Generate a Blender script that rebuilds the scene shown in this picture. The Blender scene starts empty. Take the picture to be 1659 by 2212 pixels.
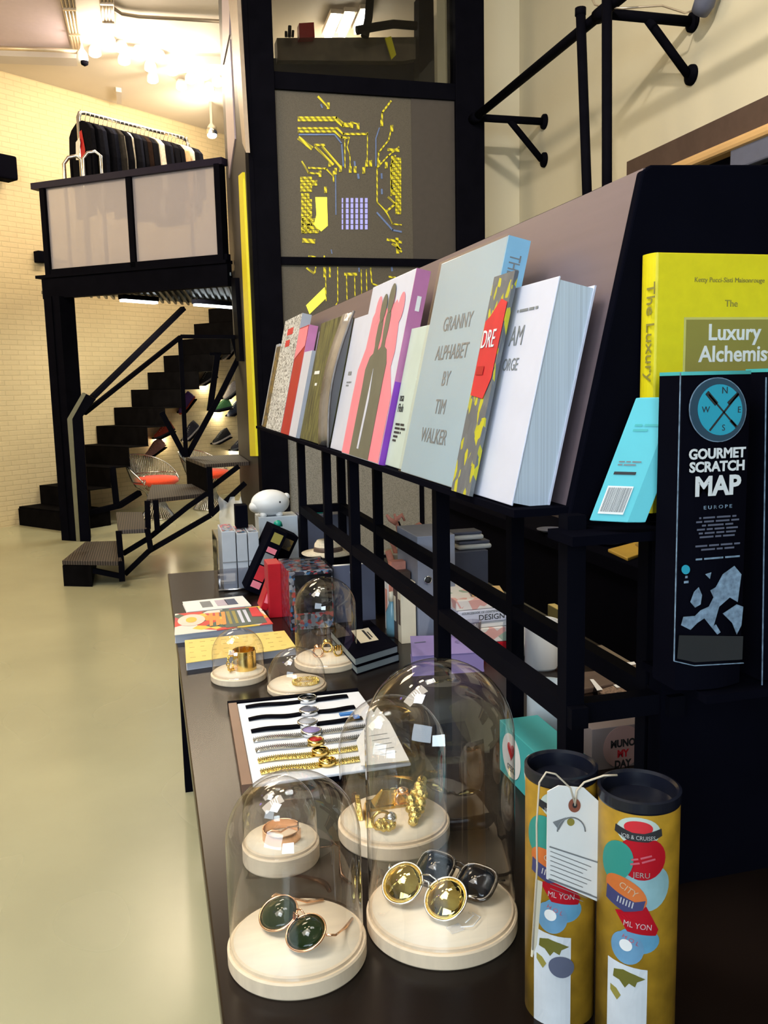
import bpy, bmesh, math, random
from mathutils import Vector as V, Matrix as M4
from math import sin, cos, pi, radians, tan
random.seed(7)
scn = bpy.context.scene
COL = scn.collection
# ------------------------------------------------------------------ camera
F, H = 1900.0, 1.55
YAW, PITCH, ROLL = radians(14.8668), radians(8.2402), radians(-1.2469)
cf = V((sin(YAW)*cos(PITCH), cos(YAW)*cos(PITCH), -sin(PITCH)))
r0 = V((cos(YAW), -sin(YAW), 0)); u0 = r0.cross(cf)
cr = r0*cos(ROLL) + u0*sin(ROLL); cu = -r0*sin(ROLL) + u0*cos(ROLL)
cam = bpy.data.cameras.new('camera'); co = bpy.data.objects.new('camera', cam); COL.objects.link(co)
m = M4.Identity(4)
for i, v in enumerate((cr, cu, -cf)):
    for j in range(3): m[j][i] = v[j]
m.translation = V((0, 0, H)); co.matrix_world = m
cam.sensor_fit = 'HORIZONTAL'; cam.sensor_width = 36; cam.lens = 36*F/1659
cam.clip_start = .02; cam.clip_end = 100
scn.camera = co
# ------------------------------------------------------------------ world, exposure, light
scn.view_settings.view_transform = 'Standard'; scn.view_settings.look = 'None'
scn.view_settings.gamma = 1; scn.view_settings.exposure = 0.0
wd = bpy.data.worlds.new('world'); scn.world = wd; wd.use_nodes = True
wd.node_tree.nodes['Background'].inputs[0].default_value = (.55, .62, .8, 1)
wd.node_tree.nodes['Background'].inputs[1].default_value = .10

def lamp(name, kind, loc, col, e, size=.2, size_y=None, tgt=None, spot=None, blend=.5):
    l = bpy.data.lights.new(name, kind); l.color = col; l.energy = e
    if kind == 'AREA':
        l.size = size
        if size_y: l.shape = 'RECTANGLE'; l.size_y = size_y
    else: l.shadow_soft_size = size
    if kind == 'SPOT': l.spot_size = radians(spot); l.spot_blend = blend
    o = bpy.data.objects.new(name, l); COL.objects.link(o); o.location = loc
    if tgt is not None: o.rotation_euler = (V(tgt)-V(loc)).to_track_quat('-Z', 'Y').to_euler()
    return o
WARM = (1, .80, .55); NEUT = (1, .90, .76); COOL = (.72, .86, 1)
lamp('shop_light', 'AREA', (-1.6, 1.6, 4.7), NEUT, 75, 1.2, 2.4, tgt=(.2, 1.9, .8))
lamp('shop_light', 'AREA', (-1.2, 5.6, 4.8), WARM, 95, 1.4, 1.4, tgt=(-.6, 6.6, 0))
lamp('shop_light', 'AREA', (-1.6, .9, 4.7), (.92, .97, 1), 60, 1.0, 1.0, tgt=(-.9, 1.6, 0))  # extra cool lamp, added to brighten the near floor
lamp('wall_wash', 'SPOT', (.9, 1.8, 4.75), NEUT, 430, .07, tgt=(3.3, 6.0, 3.1), spot=86, blend=.8)
lamp('window_light', 'AREA', (-2.6, -1.8, 2.6), COOL, 85, 2.2, 1.8, tgt=(.7, 2.2, 1.2))
lamp('back_wall_wash', 'AREA', (-3.2, 8.6, 4.3), (1, .80, .50), 62, 1.0, 1.0, tgt=(-.6, 12.0, 1.6))
lamp('far_side_fill', 'SPOT', (1.6, .1, 4.4), NEUT, 420, .12, tgt=(.98, 1.9, .9), spot=17, blend=.9)  # added fill without a fixture, brightens the book stack beyond the rack
lamp('lift_front_fill', 'SPOT', (-.5, 3.6, 4.8), NEUT, 90, .1, tgt=(1.7, 7.1, 2.9), spot=40, blend=.7)  # added spot out in the shop, brightens the front of the lift

# ------------------------------------------------------------------ pixel -> point on a plane
C0 = V((0, 0, H))
def ray(x, y): return cf*F + cr*(x-829.5) - cu*(y-1106)
def atz(x, y, z): d = ray(x, y); return C0 + d*((z-H)/d.z)
def aty(x, y, Y): d = ray(x, y); return C0 + d*(Y/d.y)
def atx(x, y, X): d = ray(x, y); return C0 + d*(X/d.x)
def atp(x, y, p0, u):
    n = V((u[1], -u[0], 0)); d = ray(x, y); return C0 + d*((V(p0)-C0).dot(n)/d.dot(n))

# ------------------------------------------------------------------ materials
def mat(name, col, rough=.5, metal=0, var=.06, scale=20, bump=0, spec=.5, emit=0, ecol=None, coat=0, stretch=None, sheen=0):
    m = bpy.data.materials.new(name); m.use_nodes = True; nt = m.node_tree; b = nt.nodes['Principled BSDF']
    tc = nt.nodes.new('ShaderNodeTexCoord'); mp = nt.nodes.new('ShaderNodeMapping'); nz = nt.nodes.new('ShaderNodeTexNoise')
    nt.links.new(tc.outputs['Object'], mp.inputs[0]); nt.links.new(mp.outputs[0], nz.inputs['Vector'])
    nz.inputs['Scale'].default_value = scale; nz.inputs['Detail'].default_value = 4
    if stretch: mp.inputs['Scale'].default_value = stretch
    cr_ = nt.nodes.new('ShaderNodeValToRGB')
    cr_.color_ramp.elements[0].position = .3; cr_.color_ramp.elements[1].position = .7
    cr_.color_ramp.elements[0].color = tuple(max(0, c*(1-var)) for c in col)+(1,)
    cr_.color_ramp.elements[1].color = tuple(min(1, c*(1+var)) for c in col)+(1,)
    nt.links.new(nz.outputs['Fac'], cr_.inputs[0]); nt.links.new(cr_.outputs[0], b.inputs['Base Color'])
    b.inputs['Roughness'].default_value = rough; b.inputs['Metallic'].default_value = metal
    b.inputs['Specular IOR Level'].default_value = spec; b.inputs['IOR'].default_value = 1.12 if spec < .1 else 1.45; b.inputs['Coat Weight'].default_value = coat
    b.inputs['Sheen Weight'].default_value = sheen
    if emit:
        b.inputs['Emission Color'].default_value = tuple(ecol or col)+(1,); b.inputs['Emission Strength'].default_value = emit
    if bump:
        bp = nt.nodes.new('ShaderNodeBump'); bp.inputs['Strength'].default_value = bump; bp.inputs['Distance'].default_value = .01
        nt.links.new(nz.outputs['Fac'], bp.inputs['Height']); nt.links.new(bp.outputs[0], b.inputs['Normal'])
    return m
def ramp(nt, fac, stops, interp='LINEAR'):
    r = nt.nodes.new('ShaderNodeValToRGB'); r.color_ramp.interpolation = interp
    e = r.color_ramp.elements
    while len(e) < len(stops): e.new(.5)
    for k, (p, c) in enumerate(stops): e[k].position = p; e[k].color = tuple(c)+(1,)
    nt.links.new(fac, r.inputs[0]); return r.outputs[0]
def tex(m, kind, scale, coord='Object', stretch=None, rot=None, **kw):
    nt = m.node_tree; tc = nt.nodes.new('ShaderNodeTexCoord'); mp = nt.nodes.new('ShaderNodeMapping'); t = nt.nodes.new('ShaderNodeTex'+kind)
    nt.links.new(tc.outputs[coord], mp.inputs[0]); nt.links.new(mp.outputs[0], t.inputs['Vector'])
    t.inputs['Scale'].default_value = scale
    if stretch: mp.inputs['Scale'].default_value = stretch
    if rot: mp.inputs['Rotation'].default_value = rot
    for k, v in kw.items(): t.inputs[k].default_value = v
    return t
def base(m): return m.node_tree.nodes['Principled BSDF'].inputs['Base Color']

def brick_mat(name, c1, c2, ang=0):
    m = mat(name, c1, .55, var=.05, scale=3)
    nt = m.node_tree
    t = tex(m, 'Brick', 1, 'Object', rot=(radians(90), 0, 0))
    t.inputs['Color1'].default_value = c1+(1,); t.inputs['Color2'].default_value = tuple(c*.96 for c in c1)+(1,); t.inputs['Mortar'].default_value = c2+(1,)
    t.inputs['Brick Width'].default_value = .20; t.inputs['Row Height'].default_value = .058; t.inputs['Mortar Size'].default_value = .006; t.inputs['Mortar Smooth'].default_value = .6
    nt.links.new(t.outputs['Color'], base(m))
    bp = nt.nodes.new('ShaderNodeBump'); bp.inputs['Strength'].default_value = .35; bp.inputs['Distance'].default_value = .008; bp.invert = True
    nz = tex(m, 'Noise', 14); mx = nt.nodes.new('ShaderNodeMath'); mx.operation = 'ADD'
    nt.links.new(t.outputs['Fac'], mx.inputs[0]); nt.links.new(nz.outputs['Fac'], mx.inputs[1])
    nt.links.new(mx.outputs[0], bp.inputs['Height']); nt.links.new(bp.outputs[0], nt.nodes['Principled BSDF'].inputs['Normal'])
    return m
MT = {}
MT['brick'] = brick_mat('painted_brick', (.78, .63, .37), (.67, .54, .31))
MT['plaster'] = mat('plaster', (.68, .62, .46), .7, var=.03, scale=2, bump=.05)
MT['ceil'] = mat('ceiling_paint', (.66, .60, .52), .7, var=.04, scale=1.5)
MT['beam'] = mat('beam_paint', (.56, .52, .50), .7, var=.04, scale=2)
fl = mat('polished_concrete', (.42, .41, .27), .2, var=.08, scale=1.3); MT['floor'] = fl
t_ = tex(fl, 'Noise', 2.2, 'Object', stretch=(1, .45, 1), Detail=1)
fl.node_tree.links.new(ramp(fl.node_tree, t_.outputs['Fac'], [(.3, (.20,)*3), (.75, (.32,)*3)]), fl.node_tree.nodes['Principled BSDF'].inputs['Roughness'])
MT['black'] = mat('black_painted_steel', (.0035, .0035, .006), .5, var=.15, scale=9, spec=.06)
MT['blackm'] = mat('black_matt_board', (.003, .003, .006), .7, var=.1, scale=14, spec=.05)
MT['blackwood'] = mat('stair_black', (.005, .0045, .005), .6, var=.3, scale=9, spec=.05)
MT['table'] = mat('black_table_steel', (.010, .006, .0045), .26, var=.35, scale=2.5, spec=.22)
MT['board'] = mat('brushed_display_steel', (.17, .125, .14), .42, metal=.25, var=.04, scale=60, stretch=(1, .05, 1))
MT['chrome'] = mat('chrome', (.62, .60, .55), .22, metal=1, var=.03)
MT['gold'] = mat('gold', (.86, .60, .18), .18, metal=1, var=.10, scale=60)
MT['goldr'] = mat('textured_gold', (.90, .64, .20), .2, metal=1, var=.25, scale=240, bump=.4)
MT['rosegold'] = mat('rose_gold', (.86, .52, .32), .2, metal=1, var=.05)
MT['conduit'] = mat('steel_conduit', (.56, .47, .36), .4, metal=.6, var=.05)
MT['white'] = mat('white_gloss', (.78, .78, .78), .3, var=.02)
MT['paper'] = mat('paper', (.80, .79, .77), .6, var=.02, scale=30)
MT['cream'] = mat('cream_ceramic', (.72, .64, .48), .3, var=.03)
MT['ink'] = mat('black_ink', (.02, .02, .022), .6, var=.1)
MT['greyink'] = mat('grey_ink', (.20, .21, .22), .6, var=.1)
MT['lightink'] = mat('pale_ink', (.70, .72, .74), .6, var=.03)
MT['red'] = mat('red_gloss', (.42, .006, .015), .4, var=.08, spec=.3)
MT['redink'] = mat('red_ink', (.60, .02, .03), .5, var=.1)
MT['orange'] = mat('orange_wool', (.90, .075, .02), .9, var=.12, scale=120, bump=.3, sheen=.3)
MT['teal'] = mat('teal_card', (.06, .42, .42), .5, var=.03)
MT['turq'] = mat('turquoise_card', (.10, .52, .60), .5, var=.03)
MT['yellow'] = mat('yellow_cloth_cover', (.80, .66, .008), .5, var=.04, scale=60)
MT['ypaint'] = mat('yellow_paint', (.80, .72, .01), .5, var=.02)
MT['gildedink'] = mat('olive_ink', (.30, .25, .05), .5, var=.04)
MT['brown'] = mat('brown_leather', (.10, .065, .05), .45, var=.15, scale=30, bump=.1)
MT['cork'] = mat('speckled_cork', (.20, .13, .09), .7, var=.7, scale=220)
MT['blue'] = mat('blue_ink', (.05, .22, .60), .5, var=.08)
MT['purple'] = mat('violet_card', (.26, .20, .44), .5, var=.04)
MT['wood'] = mat('pale_beech', (.76, .60, .42), .45, var=.08, scale=14, stretch=(1, 9, 1))
MT['felt'] = mat('cream_disc_top', (.84, .72, .55), .55, var=.05, scale=10, stretch=(1, 8, 1))
MT['woodtrim'] = mat('light_wood_trim', (.62, .38, .16), .5, var=.1, scale=10, stretch=(1, .2, 1))
MT['darkwood'] = mat('dark_brown_fascia', (.075, .045, .035), .5, var=.1)
MT['grey'] = mat('grey_card', (.36, .38, .44), .5, var=.05)
MT['bluegrey'] = mat('blue_grey_card', (.10, .11, .165), .5, var=.05)
MT['lilac'] = mat('lilac_panel', (.50, .42, .50), .4, var=.03)
MT['panelgrey'] = mat('perforated_panel', (.13, .115, .095), .55, var=.06, scale=4)
_v = tex(MT['panelgrey'], 'Voronoi', 170); _n = MT['panelgrey'].node_tree
_n.links.new(ramp(_n, _v.outputs['Distance'], [(.2, (.062, .052, .040)), (.5, (.092, .080, .060))]), base(MT['panelgrey']))
MT['meshpanel'] = mat('grey_mesh_panel', (.26, .25, .23), .5, var=.05)
_v = tex(MT['meshpanel'], 'Voronoi', 150); _n = MT['meshpanel'].node_tree
_n.links.new(ramp(_n, _v.outputs['Distance'], [(.2, (.12, .12, .11)), (.5, (.26, .25, .23))]), base(MT['meshpanel']))
MT['traceY'] = mat('yellow_print', (.62, .56, .02), .5, var=.25, scale=70)
_v = tex(MT['traceY'], 'Wave', 9, rot=(0, .7, 0)); _n = MT['traceY'].node_tree
_n.links.new(ramp(_n, _v.outputs['Fac'], [(.25, (.30, .26, .02)), (.6, (.78, .70, .02))]), base(MT['traceY']))
MT['traceB'] = mat('blue_print', (.13, .20, .42), .5, var=.15, scale=40)
MT['chipY'] = mat('backlit_yellow_panel', (.9, .8, .03), .5, var=.05, emit=1.1, ecol=(1, .9, .08))
MT['chipB'] = mat('backlit_violet_dots', (.3, .3, .7), .5, var=.05, emit=.5, ecol=(.38, .38, .9))
MT['tread'] = mat('ribbed_tread', (.075, .058, .050), .5, var=.1)
_v = tex(MT['tread'], 'Wave', 16, Distortion=0.0); _n = MT['tread'].node_tree
_n.links.new(ramp(_n, _v.outputs['Fac'], [(.3, (.020, .016, .015)), (.7, (.085, .065, .058))]), base(MT['tread']))
MT['corrug'] = mat('corrugated_deck', (.05, .06, .065), .35, metal=.5, var=.1)
def emis(name, col, s):
    m = bpy.data.materials.new(name); m.use_nodes = True; nt = m.node_tree; nt.nodes.clear()
    e = nt.nodes.new('ShaderNodeEmission'); o = nt.nodes.new('ShaderNodeOutputMaterial')
    e.inputs[0].default_value = tuple(col)+(1,); e.inputs[1].default_value = s; nt.links.new(e.outputs[0], o.inputs[0]); return m
MT['lampW'] = emis('lamp_warm', (1, .80, .50), 40)
MT['lampL'] = emis('lamp_led', (1, .97, .9), 160)
MT['lampN'] = emis('lamp_white', (1, .95, .85), 14)
MT['lampC'] = emis('lamp_cool', (.75, .9, 1), 15)
MT['lampU'] = emis('lamp_under_deck', (.85, .95, 1), 9)
MT['lampV'] = emis('lamp_violet', (.30, .18, 1), 7)
def glass(name, tint=(1, 1, 1), edge=(.72, .72, .70), amt=1.0, rough=.0):
    m = bpy.data.materials.new(name); m.use_nodes = True; nt = m.node_tree; nt.nodes.clear()
    o = nt.nodes.new('ShaderNodeOutputMaterial'); mx = nt.nodes.new('ShaderNodeMixShader')
    tr = nt.nodes.new('ShaderNodeBsdfTransparent'); gl = nt.nodes.new('ShaderNodeBsdfGlossy'); gl.inputs['Roughness'].default_value = rough
    lw = nt.nodes.new('ShaderNodeLayerWeight'); lw.inputs[0].default_value = .5
    nt.links.new(ramp(nt, lw.outputs['Facing'], [(0, tint), (.7, tint), (1, edge)]), tr.inputs[0])
    l2 = nt.nodes.new('ShaderNodeLayerWeight'); l2.inputs[0].default_value = .5
    pw = nt.nodes.new('ShaderNodeMath'); pw.operation = 'POWER'; pw.inputs[1].default_value = 4.0
    mu = nt.nodes.new('ShaderNodeMath'); mu.operation = 'MULTIPLY_ADD'; mu.inputs[1].default_value = .75*amt; mu.inputs[2].default_value = .085*amt; mu.use_clamp = True
    nt.links.new(l2.outputs['Facing'], pw.inputs[0]); nt.links.new(pw.outputs[0], mu.inputs[0]); nt.links.new(mu.outputs[0], mx.inputs[0])
    nt.links.new(tr.outputs[0], mx.inputs[1]); nt.links.new(gl.outputs[0], mx.inputs[2]); nt.links.new(mx.outputs[0], o.inputs[0]); return m
MT['glass'] = glass('bell_jar_glass', amt=1.0)
MT['pane'] = glass('window_glass', (.72, .72, .70), (.6, .6, .6), amt=.3)
MT['acryl'] = glass('clear_acrylic', (.92, .92, .94), (.6, .6, .65), amt=1.4, rough=.05)
def frosted(name, col, a, rough=.6):
    m = bpy.data.materials.new(name); m.use_nodes = True; nt = m.node_tree; b = nt.nodes['Principled BSDF']
    o = nt.nodes['Material Output']; mx = nt.nodes.new('ShaderNodeMixShader'); tr = nt.nodes.new('ShaderNodeBsdfTransparent')
    b.inputs['Base Color'].default_value = tuple(col)+(1,); b.inputs['Roughness'].default_value = rough
    nz = tex(m, 'Noise', 3); nt.links.new(ramp(nt, nz.outputs['Fac'], [(.3, tuple(c*.95 for c in col)), (.7, tuple(col))]), b.inputs['Base Color'])
    mx.inputs[0].default_value = a; nt.links.new(tr.outputs[0], mx.inputs[1]); nt.links.new(b.outputs[0], mx.inputs[2]); nt.links.new(mx.outputs[0], o.inputs[0]); return m
MT['frost'] = frosted('perforated_screen', (.48, .44, .48), .70)
MT['film'] = frosted('clear_film', (.85, .85, .85), .35, .2)

def collage(name, cols, scale, kind='Voronoi', **kw):
    m = mat(name, cols[0], .45); nt = m.node_tree; t = tex(m, kind, scale, **kw)
    sep = t.outputs['Color'] if kind == 'Voronoi' else t.outputs['Fac']
    if kind == 'Voronoi':
        s = nt.nodes.new('ShaderNodeSeparateColor'); nt.links.new(sep, s.inputs[0]); sep = s.outputs[0]
    n = len(cols); nt.links.new(ramp(nt, sep, [(i/n if kind == 'Voronoi' else .3+.4*i/n, c) for i, c in enumerate(cols)], 'CONSTANT'), base(m)); return m
MT['comic'] = collage('comic_print', [(.02, .02, .03), (.25, .26, .3), (.5, .04, .05), (.03, .03, .05), (.06, .2, .4), (.4, .4, .42)], 90)
MT['scrib'] = collage('scribble_print', [(.72, .72, .72), (.05, .05, .05), (.72, .72, .71), (.72, .72, .72), (.06, .06, .06), (.72, .72, .71), (.72, .72, .72)], 34, 'Noise', Detail=2)
MT['magz'] = collage('magazine_print', [(.6, .03, .02), (.75, .28, .02), (.02, .08, .06), (.75, .50, .05), (.5, .03, .05), (.7, .66, .6)], 22)
MT['mapprint'] = collage('map_print', [(.8, .74, .7), (.75, .4, .36), (.8, .78, .72), (.35, .45, .35), (.8, .74, .7)], 40)
MT['oliveprint'] = collage('olive_photo_print', [(.015, .018, .01), (.06, .065, .025), (.13, .13, .04), (.04, .045, .02)], 12, 'Noise', stretch=(1, 3, .5), Detail=4)
MT['goldprint'] = collage('brown_photo_print', [(.04, .03, .02), (.20, .13, .03), (.07, .055, .04), (.03, .022, .015)], 14, 'Noise', stretch=(1, 1, 2), Detail=3)
MT['dotprint'] = collage('yellow_dot_print', [(.12, .13, .14), (.11, .12, .14), (.14, .15, .16), (.45, .42, .02), (.12, .13, .15), (.10, .11, .13), (.50, .46, .02)], 110, stretch=(1, 1, .45))
MT['tube'] = mat('antique_map_wrap', (.46, .25, .02), .45, var=.35, scale=26)
MT['pages'] = mat('page_block', (.52, .58, .66), .6, var=.14, scale=8, stretch=(60, 1, .2))
MT['cloud'] = mat('pale_blue_cover', (.36, .50, .60), .25, var=.04, scale=5)
MT['spineblue'] = mat('sky_blue_spine', (.25, .50, .70), .4, var=.05)
MT['cwhite'] = mat('white_cover', (.60, .62, .74), .35, var=.03)
MT['pink'] = mat('pink_ink', (.82, .22, .28), .45, var=.05)
MT['olive'] = mat('olive_figure_ink', (.12, .12, .09), .45, var=.1)
MT['mauve'] = mat('mauve_spine', (.50, .18, .36), .4, var=.08)
MT['violet'] = mat('violet_edge', (.22, .04, .42), .4, var=.1)
MT['seafoam'] = mat('seafoam_cover', (.50, .58, .52), .45, var=.05)
MT['curveg'] = mat('glossy_magazine', (.20, .18, .17), .2, var=.5, scale=9)
MT['pageswarm'] = mat('cream_pages', (.68, .56, .36), .6, var=.05)
MT['lensG'] = mat('green_lens', (.010, .020, .006), .06, var=.3)
MT['lensB'] = mat('black_mirror_lens', (.004, .006, .010), .06, var=.2)
MT['lensY'] = mat('gold_mirror_lens', (.62, .48, .15), .05, metal=1, var=.15)
MT['tort'] = mat('tortoise_frame', (.03, .02, .012), .15, var=.6, scale=60, coat=.5)
MT['silver'] = mat('silver', (.72, .73, .75), .2, metal=1, var=.05)
MT['dish'] = mat('watch_board', (.80, .82, .88), .4, var=.02)
MT['hat'] = mat('straw_weave', (.70, .60, .44), .7, var=.15, scale=150, bump=.3)
MT['coral'] = mat('coral_pink', (.75, .30, .22), .6, var=.2, scale=30)
MT['green'] = mat('green_plastic', (.01, .28, .20), .3, var=.1)
def cloth(c, n): return mat(n, tuple(v*.6 if max(c) < .1 else v for v in c), .95, var=.2, scale=40, spec=.05)
CL = [cloth((.012, .012, .016), 'black_cloth'), cloth((.02, .022, .035), 'navy_cloth'), cloth((.05, .045, .04), 'charcoal_cloth'),
      cloth((.50, .46, .38), 'grey_cloth'), cloth((.70, .62, .50), 'ivory_cloth'), cloth((.62, .40, .22), 'tan_cloth'), cloth((.03, .018, .014), 'dark_brown_cloth')]

# ------------------------------------------------------------------ mesh builder
class MB:
    def __init__(s): s.b = bmesh.new(); s.mi = 0
    def face(s, pts):
        vs = [s.b.verts.new(p) for p in pts]
        f = s.b.faces.new(vs); f.material_index = s.mi; return f
    def hexa(s, p):  # 8 points: bottom loop 0-3, top loop 4-7
        vs = [s.b.verts.new(q) for q in p]
        for q in ((0, 3, 2, 1), (4, 5, 6, 7), (0, 1, 5, 4), (1, 2, 6, 5), (2, 3, 7, 6), (3, 0, 4, 7)):
            f = s.b.faces.new([vs[i] for i in q]); f.material_index = s.mi
        return s
    def box(s, a, b):
        x0, x1 = sorted((a[0], b[0])); y0, y1 = sorted((a[1], b[1])); z0, z1 = sorted((a[2], b[2]))
        return s.hexa([(x0, y0, z0), (x1, y0, z0), (x1, y1, z0), (x0, y1, z0), (x0, y0, z1), (x1, y0, z1), (x1, y1, z1), (x0, y1, z1)])
    def obox(s, o, a, b, c):  # corner + three edge vectors
        o, a, b, c = V(o), V(a), V(b), V(c)
        return s.hexa([o, o+a, o+a+b, o+b, o+c, o+a+c, o+a+b+c, o+b+c])
    def prism(s, pts, d):
        pts = [V(p) for p in pts]; d = V(d); n = len(pts)
        a = [s.b.verts.new(p) for p in pts]; b = [s.b.verts.new(p+d) for p in pts]
        fs = [s.b.faces.new(a), s.b.faces.new(b[::-1])] + [s.b.faces.new((a[i], b[i], b[(i+1) % n], a[(i+1) % n])) for i in range(n)]
        for f in fs: f.material_index = s.mi
        return s
    def bar(s, p, q, w, h=None, up=(0, 0, 1)):
        p, q = V(p), V(q); h = h or w; d = q-p; up = V(up)
        if abs(d.normalized().dot(up)) > .98: up = V((0, 1, 0))
        x = d.cross(up).normalized()*w; y = x.cross(d).normalized()*h
        return s.obox(p-x/2-y/2, x, y, d) if False else s.hexa([p-x/2-y/2, p+x/2-y/2, p+x/2+y/2, p-x/2+y/2, q-x/2-y/2, q+x/2-y/2, q+x/2+y/2, q-x/2+y/2])
    def tube(s, pts, r, n=10, closed=False, cap=True):
        pts = [V(p) for p in pts]; N = len(pts); rs = r if isinstance(r, (list, tuple)) else [r]*N
        rings = []; prev = None
        for i, p in enumerate(pts):
            a = pts[(i-1) % N] if (closed or i) else p; b = pts[(i+1) % N] if (closed or i < N-1) else p
            t = (b-a).normalized()
            if prev is None:
                g = V((0, 0, 1)) if abs(t.z) < .9 else V((1, 0, 0)); x = t.cross(g).normalized()
            else: x = (prev - t*prev.dot(t)).normalized()
            prev = x; y = t.cross(x)
            rings.append([s.b.verts.new(p+(x*cos(2*pi*k/n)+y*sin(2*pi*k/n))*rs[i]) for k in range(n)])
        for i in range(N if closed else N-1):
            A, B = rings[i], rings[(i+1) % N]
            for k in range(n):
                f = s.b.faces.new((A[k], A[(k+1) % n], B[(k+1) % n], B[k])); f.material_index = s.mi; f.smooth = True
        if cap and not closed:
            for R_ in (rings[0][::-1], rings[-1]): s.b.faces.new(R_).material_index = s.mi
        return s
    def lathe(s, c, prof, n=40, ax=None, smooth=True):  # profile of (r, z)
        c = V(c); Q = ax or M4.Identity(3); rings = []
        for r, z in prof:
            if r < 1e-6: rings.append([s.b.verts.new(c+Q@V((0, 0, z)))])
            else: rings.append([s.b.verts.new(c+Q@V((r*cos(2*pi*k/n), r*sin(2*pi*k/n), z))) for k in range(n)])
        for A, B in zip(rings, rings[1:]):
            for k in range(n):
                if len(A) == 1 and len(B) == 1: continue
                if len(A) == 1: q = (A[0], B[(k+1) % n], B[k])
                elif len(B) == 1: q = (A[k], A[(k+1) % n], B[0])
                else: q = (A[k], A[(k+1) % n], B[(k+1) % n], B[k])
                f = s.b.faces.new(q); f.material_index = s.mi; f.smooth = smooth
        return s
    def ell(s, c, rad, ax=None, nu=20, nv=12):
        return s.lathe(c, [(0, -rad[2])]+[(cos(t)*1, sin(t)*rad[2]) for t in [(-pi/2+pi*k/nv) for k in range(1, nv)]]+[(0, rad[2])], nu, (ax or M4.Identity(3)) @ M4.Diagonal(V((rad[0], rad[1], 1))))
    def sheet(s, P, th=None):  # grid of points
        vs = [[s.b.verts.new(p) for p in row] for row in P]
        for i in range(len(P)-1):
            for j in range(len(P[0])-1):
                f = s.b.faces.new((vs[i][j], vs[i][j+1], vs[i+1][j+1], vs[i+1][j])); f.material_index = s.mi; f.smooth = True
        return s
    def build(s, name, mats, parent=None, bevel=0, solid=0, sub=0, seg=2):
        bmesh.ops.recalc_face_normals(s.b, faces=s.b.faces)
        me = bpy.data.meshes.new(name)
        if not isinstance(mats, (list, tuple)): mats = [mats]
        if parent is None:  # own origin at the base
            vs = [v.co for v in s.b.verts]
            c = V(((min(v.x for v in vs)+max(v.x for v in vs))/2, (min(v.y for v in vs)+max(v.y for v in vs))/2, min(v.z for v in vs)))
        else: c = WO[parent.name]
        bmesh.ops.translate(s.b, verts=s.b.verts, vec=-c)
        s.b.to_mesh(me); s.b.free()
        for q in mats: me.materials.append(MT[q] if isinstance(q, str) else q)
        o = bpy.data.objects.new(name, me); COL.objects.link(o)
        if parent is None: o.location = c
        else: o.parent = parent
        WO[o.name] = c
        if solid: d = o.modifiers.new('solid', 'SOLIDIFY'); d.thickness = solid; d.offset = -1
        if bevel: d = o.modifiers.new('bevel', 'BEVEL'); d.width = bevel; d.segments = seg; d.limit_method = 'ANGLE'; d.angle_limit = radians(40)
        if sub: d = o.modifiers.new('sub', 'SUBSURF'); d.levels = sub; d.render_levels = sub
        return o
WO = {}
def tag(o, label=None, cat=None, group=None, kind=None):
    if label: o['label'] = label
    if cat: o['category'] = cat
    if group: o['group'] = group
    if kind: o['kind'] = kind
    return o
def thing(name, loc, label, cat, group=None):
    o = bpy.data.objects.new(name, None); COL.objects.link(o); o.location = loc; o.empty_display_size = .05
    WO[o.name] = V(loc); return tag(o, label, cat, group)
def struct(name, mb, mats, label=None, **kw):
    o = mb.build(name, mats, **kw); o['kind'] = 'structure'
    if label: o['label'] = label
    return o
def text(parent, body, o, ex, ey, size, m='ink', sx=1.0, align='LEFT', name='lettering', ext=.0003, space=1.0, bold=0):
    if body[0] == '~':      # writing too blurred to read: rows of word-long strokes
        mb = MB(); ex, ey = V(ex).normalized(), V(ey).normalized(); n = ex.cross(ey); o = V(o)+n*.0006
        for i, ln in enumerate(body[1:].split('/')):
            ws = [int(c_) for c_ in ln]; tot = (sum(ws)+len(ws)-1)*size*.5*sx; x = {'LEFT': 0, 'CENTER': -tot/2}[align]
            for w_ in ws:
                l_ = w_*size*.5*sx; mb.obox(o+ex*x-ey*(i*size*space), ex*l_, ey*size*.45, n*ext); x += l_+size*.5*sx
        return mb.build(name, m, parent)
    cu_ = bpy.data.curves.new('t', 'FONT'); cu_.body = body; cu_.size = size; cu_.align_x = align; cu_.extrude = ext; cu_.space_line = space
    cu_.resolution_u = 3; cu_.offset = bold*size
    t = bpy.data.objects.new('t', cu_); COL.objects.link(t)
    dg = bpy.context.evaluated_depsgraph_get(); me = bpy.data.meshes.new_from_object(t.evaluated_get(dg))
    bpy.data.objects.remove(t)
    ex, ey = V(ex).normalized(), V(ey).normalized(); n = ex.cross(ey); o = V(o) - WO[parent.name] + n*.0006
    for v in me.vertices: c = v.co.copy(); v.co = o + ex*c.x*sx + ey*c.y + n*c.z
    me.materials.clear(); me.materials.append(MT[m]); me.name = name
    ob = bpy.data.objects.new(name, me); COL.objects.link(ob); ob.parent = parent; WO[ob.name] = WO[parent.name]; return ob
def decal(parent, name, pts, m, n, off=.0008, solid=.0004):
    """thin printed shape lying on a surface whose normal is n"""
    b = MB(); n = V(n).normalized(); b.prism([V(p)+n*off for p in pts], n*solid); return b.build(name, m, parent)
def loc2(o, ex, ey): o, ex, ey = V(o), V(ex), V(ey); return lambda x, y: o+ex*x+ey*y
def ring2(f, cx, cy, rx, ry=None, n=28, a0=0, a1=2*pi):
    ry = ry or rx; return [f(cx+rx*cos(a0+(a1-a0)*k/n), cy+ry*sin(a0+(a1-a0)*k/n)) for k in range(n if a1-a0 > 6.28 else n+1)]

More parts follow.
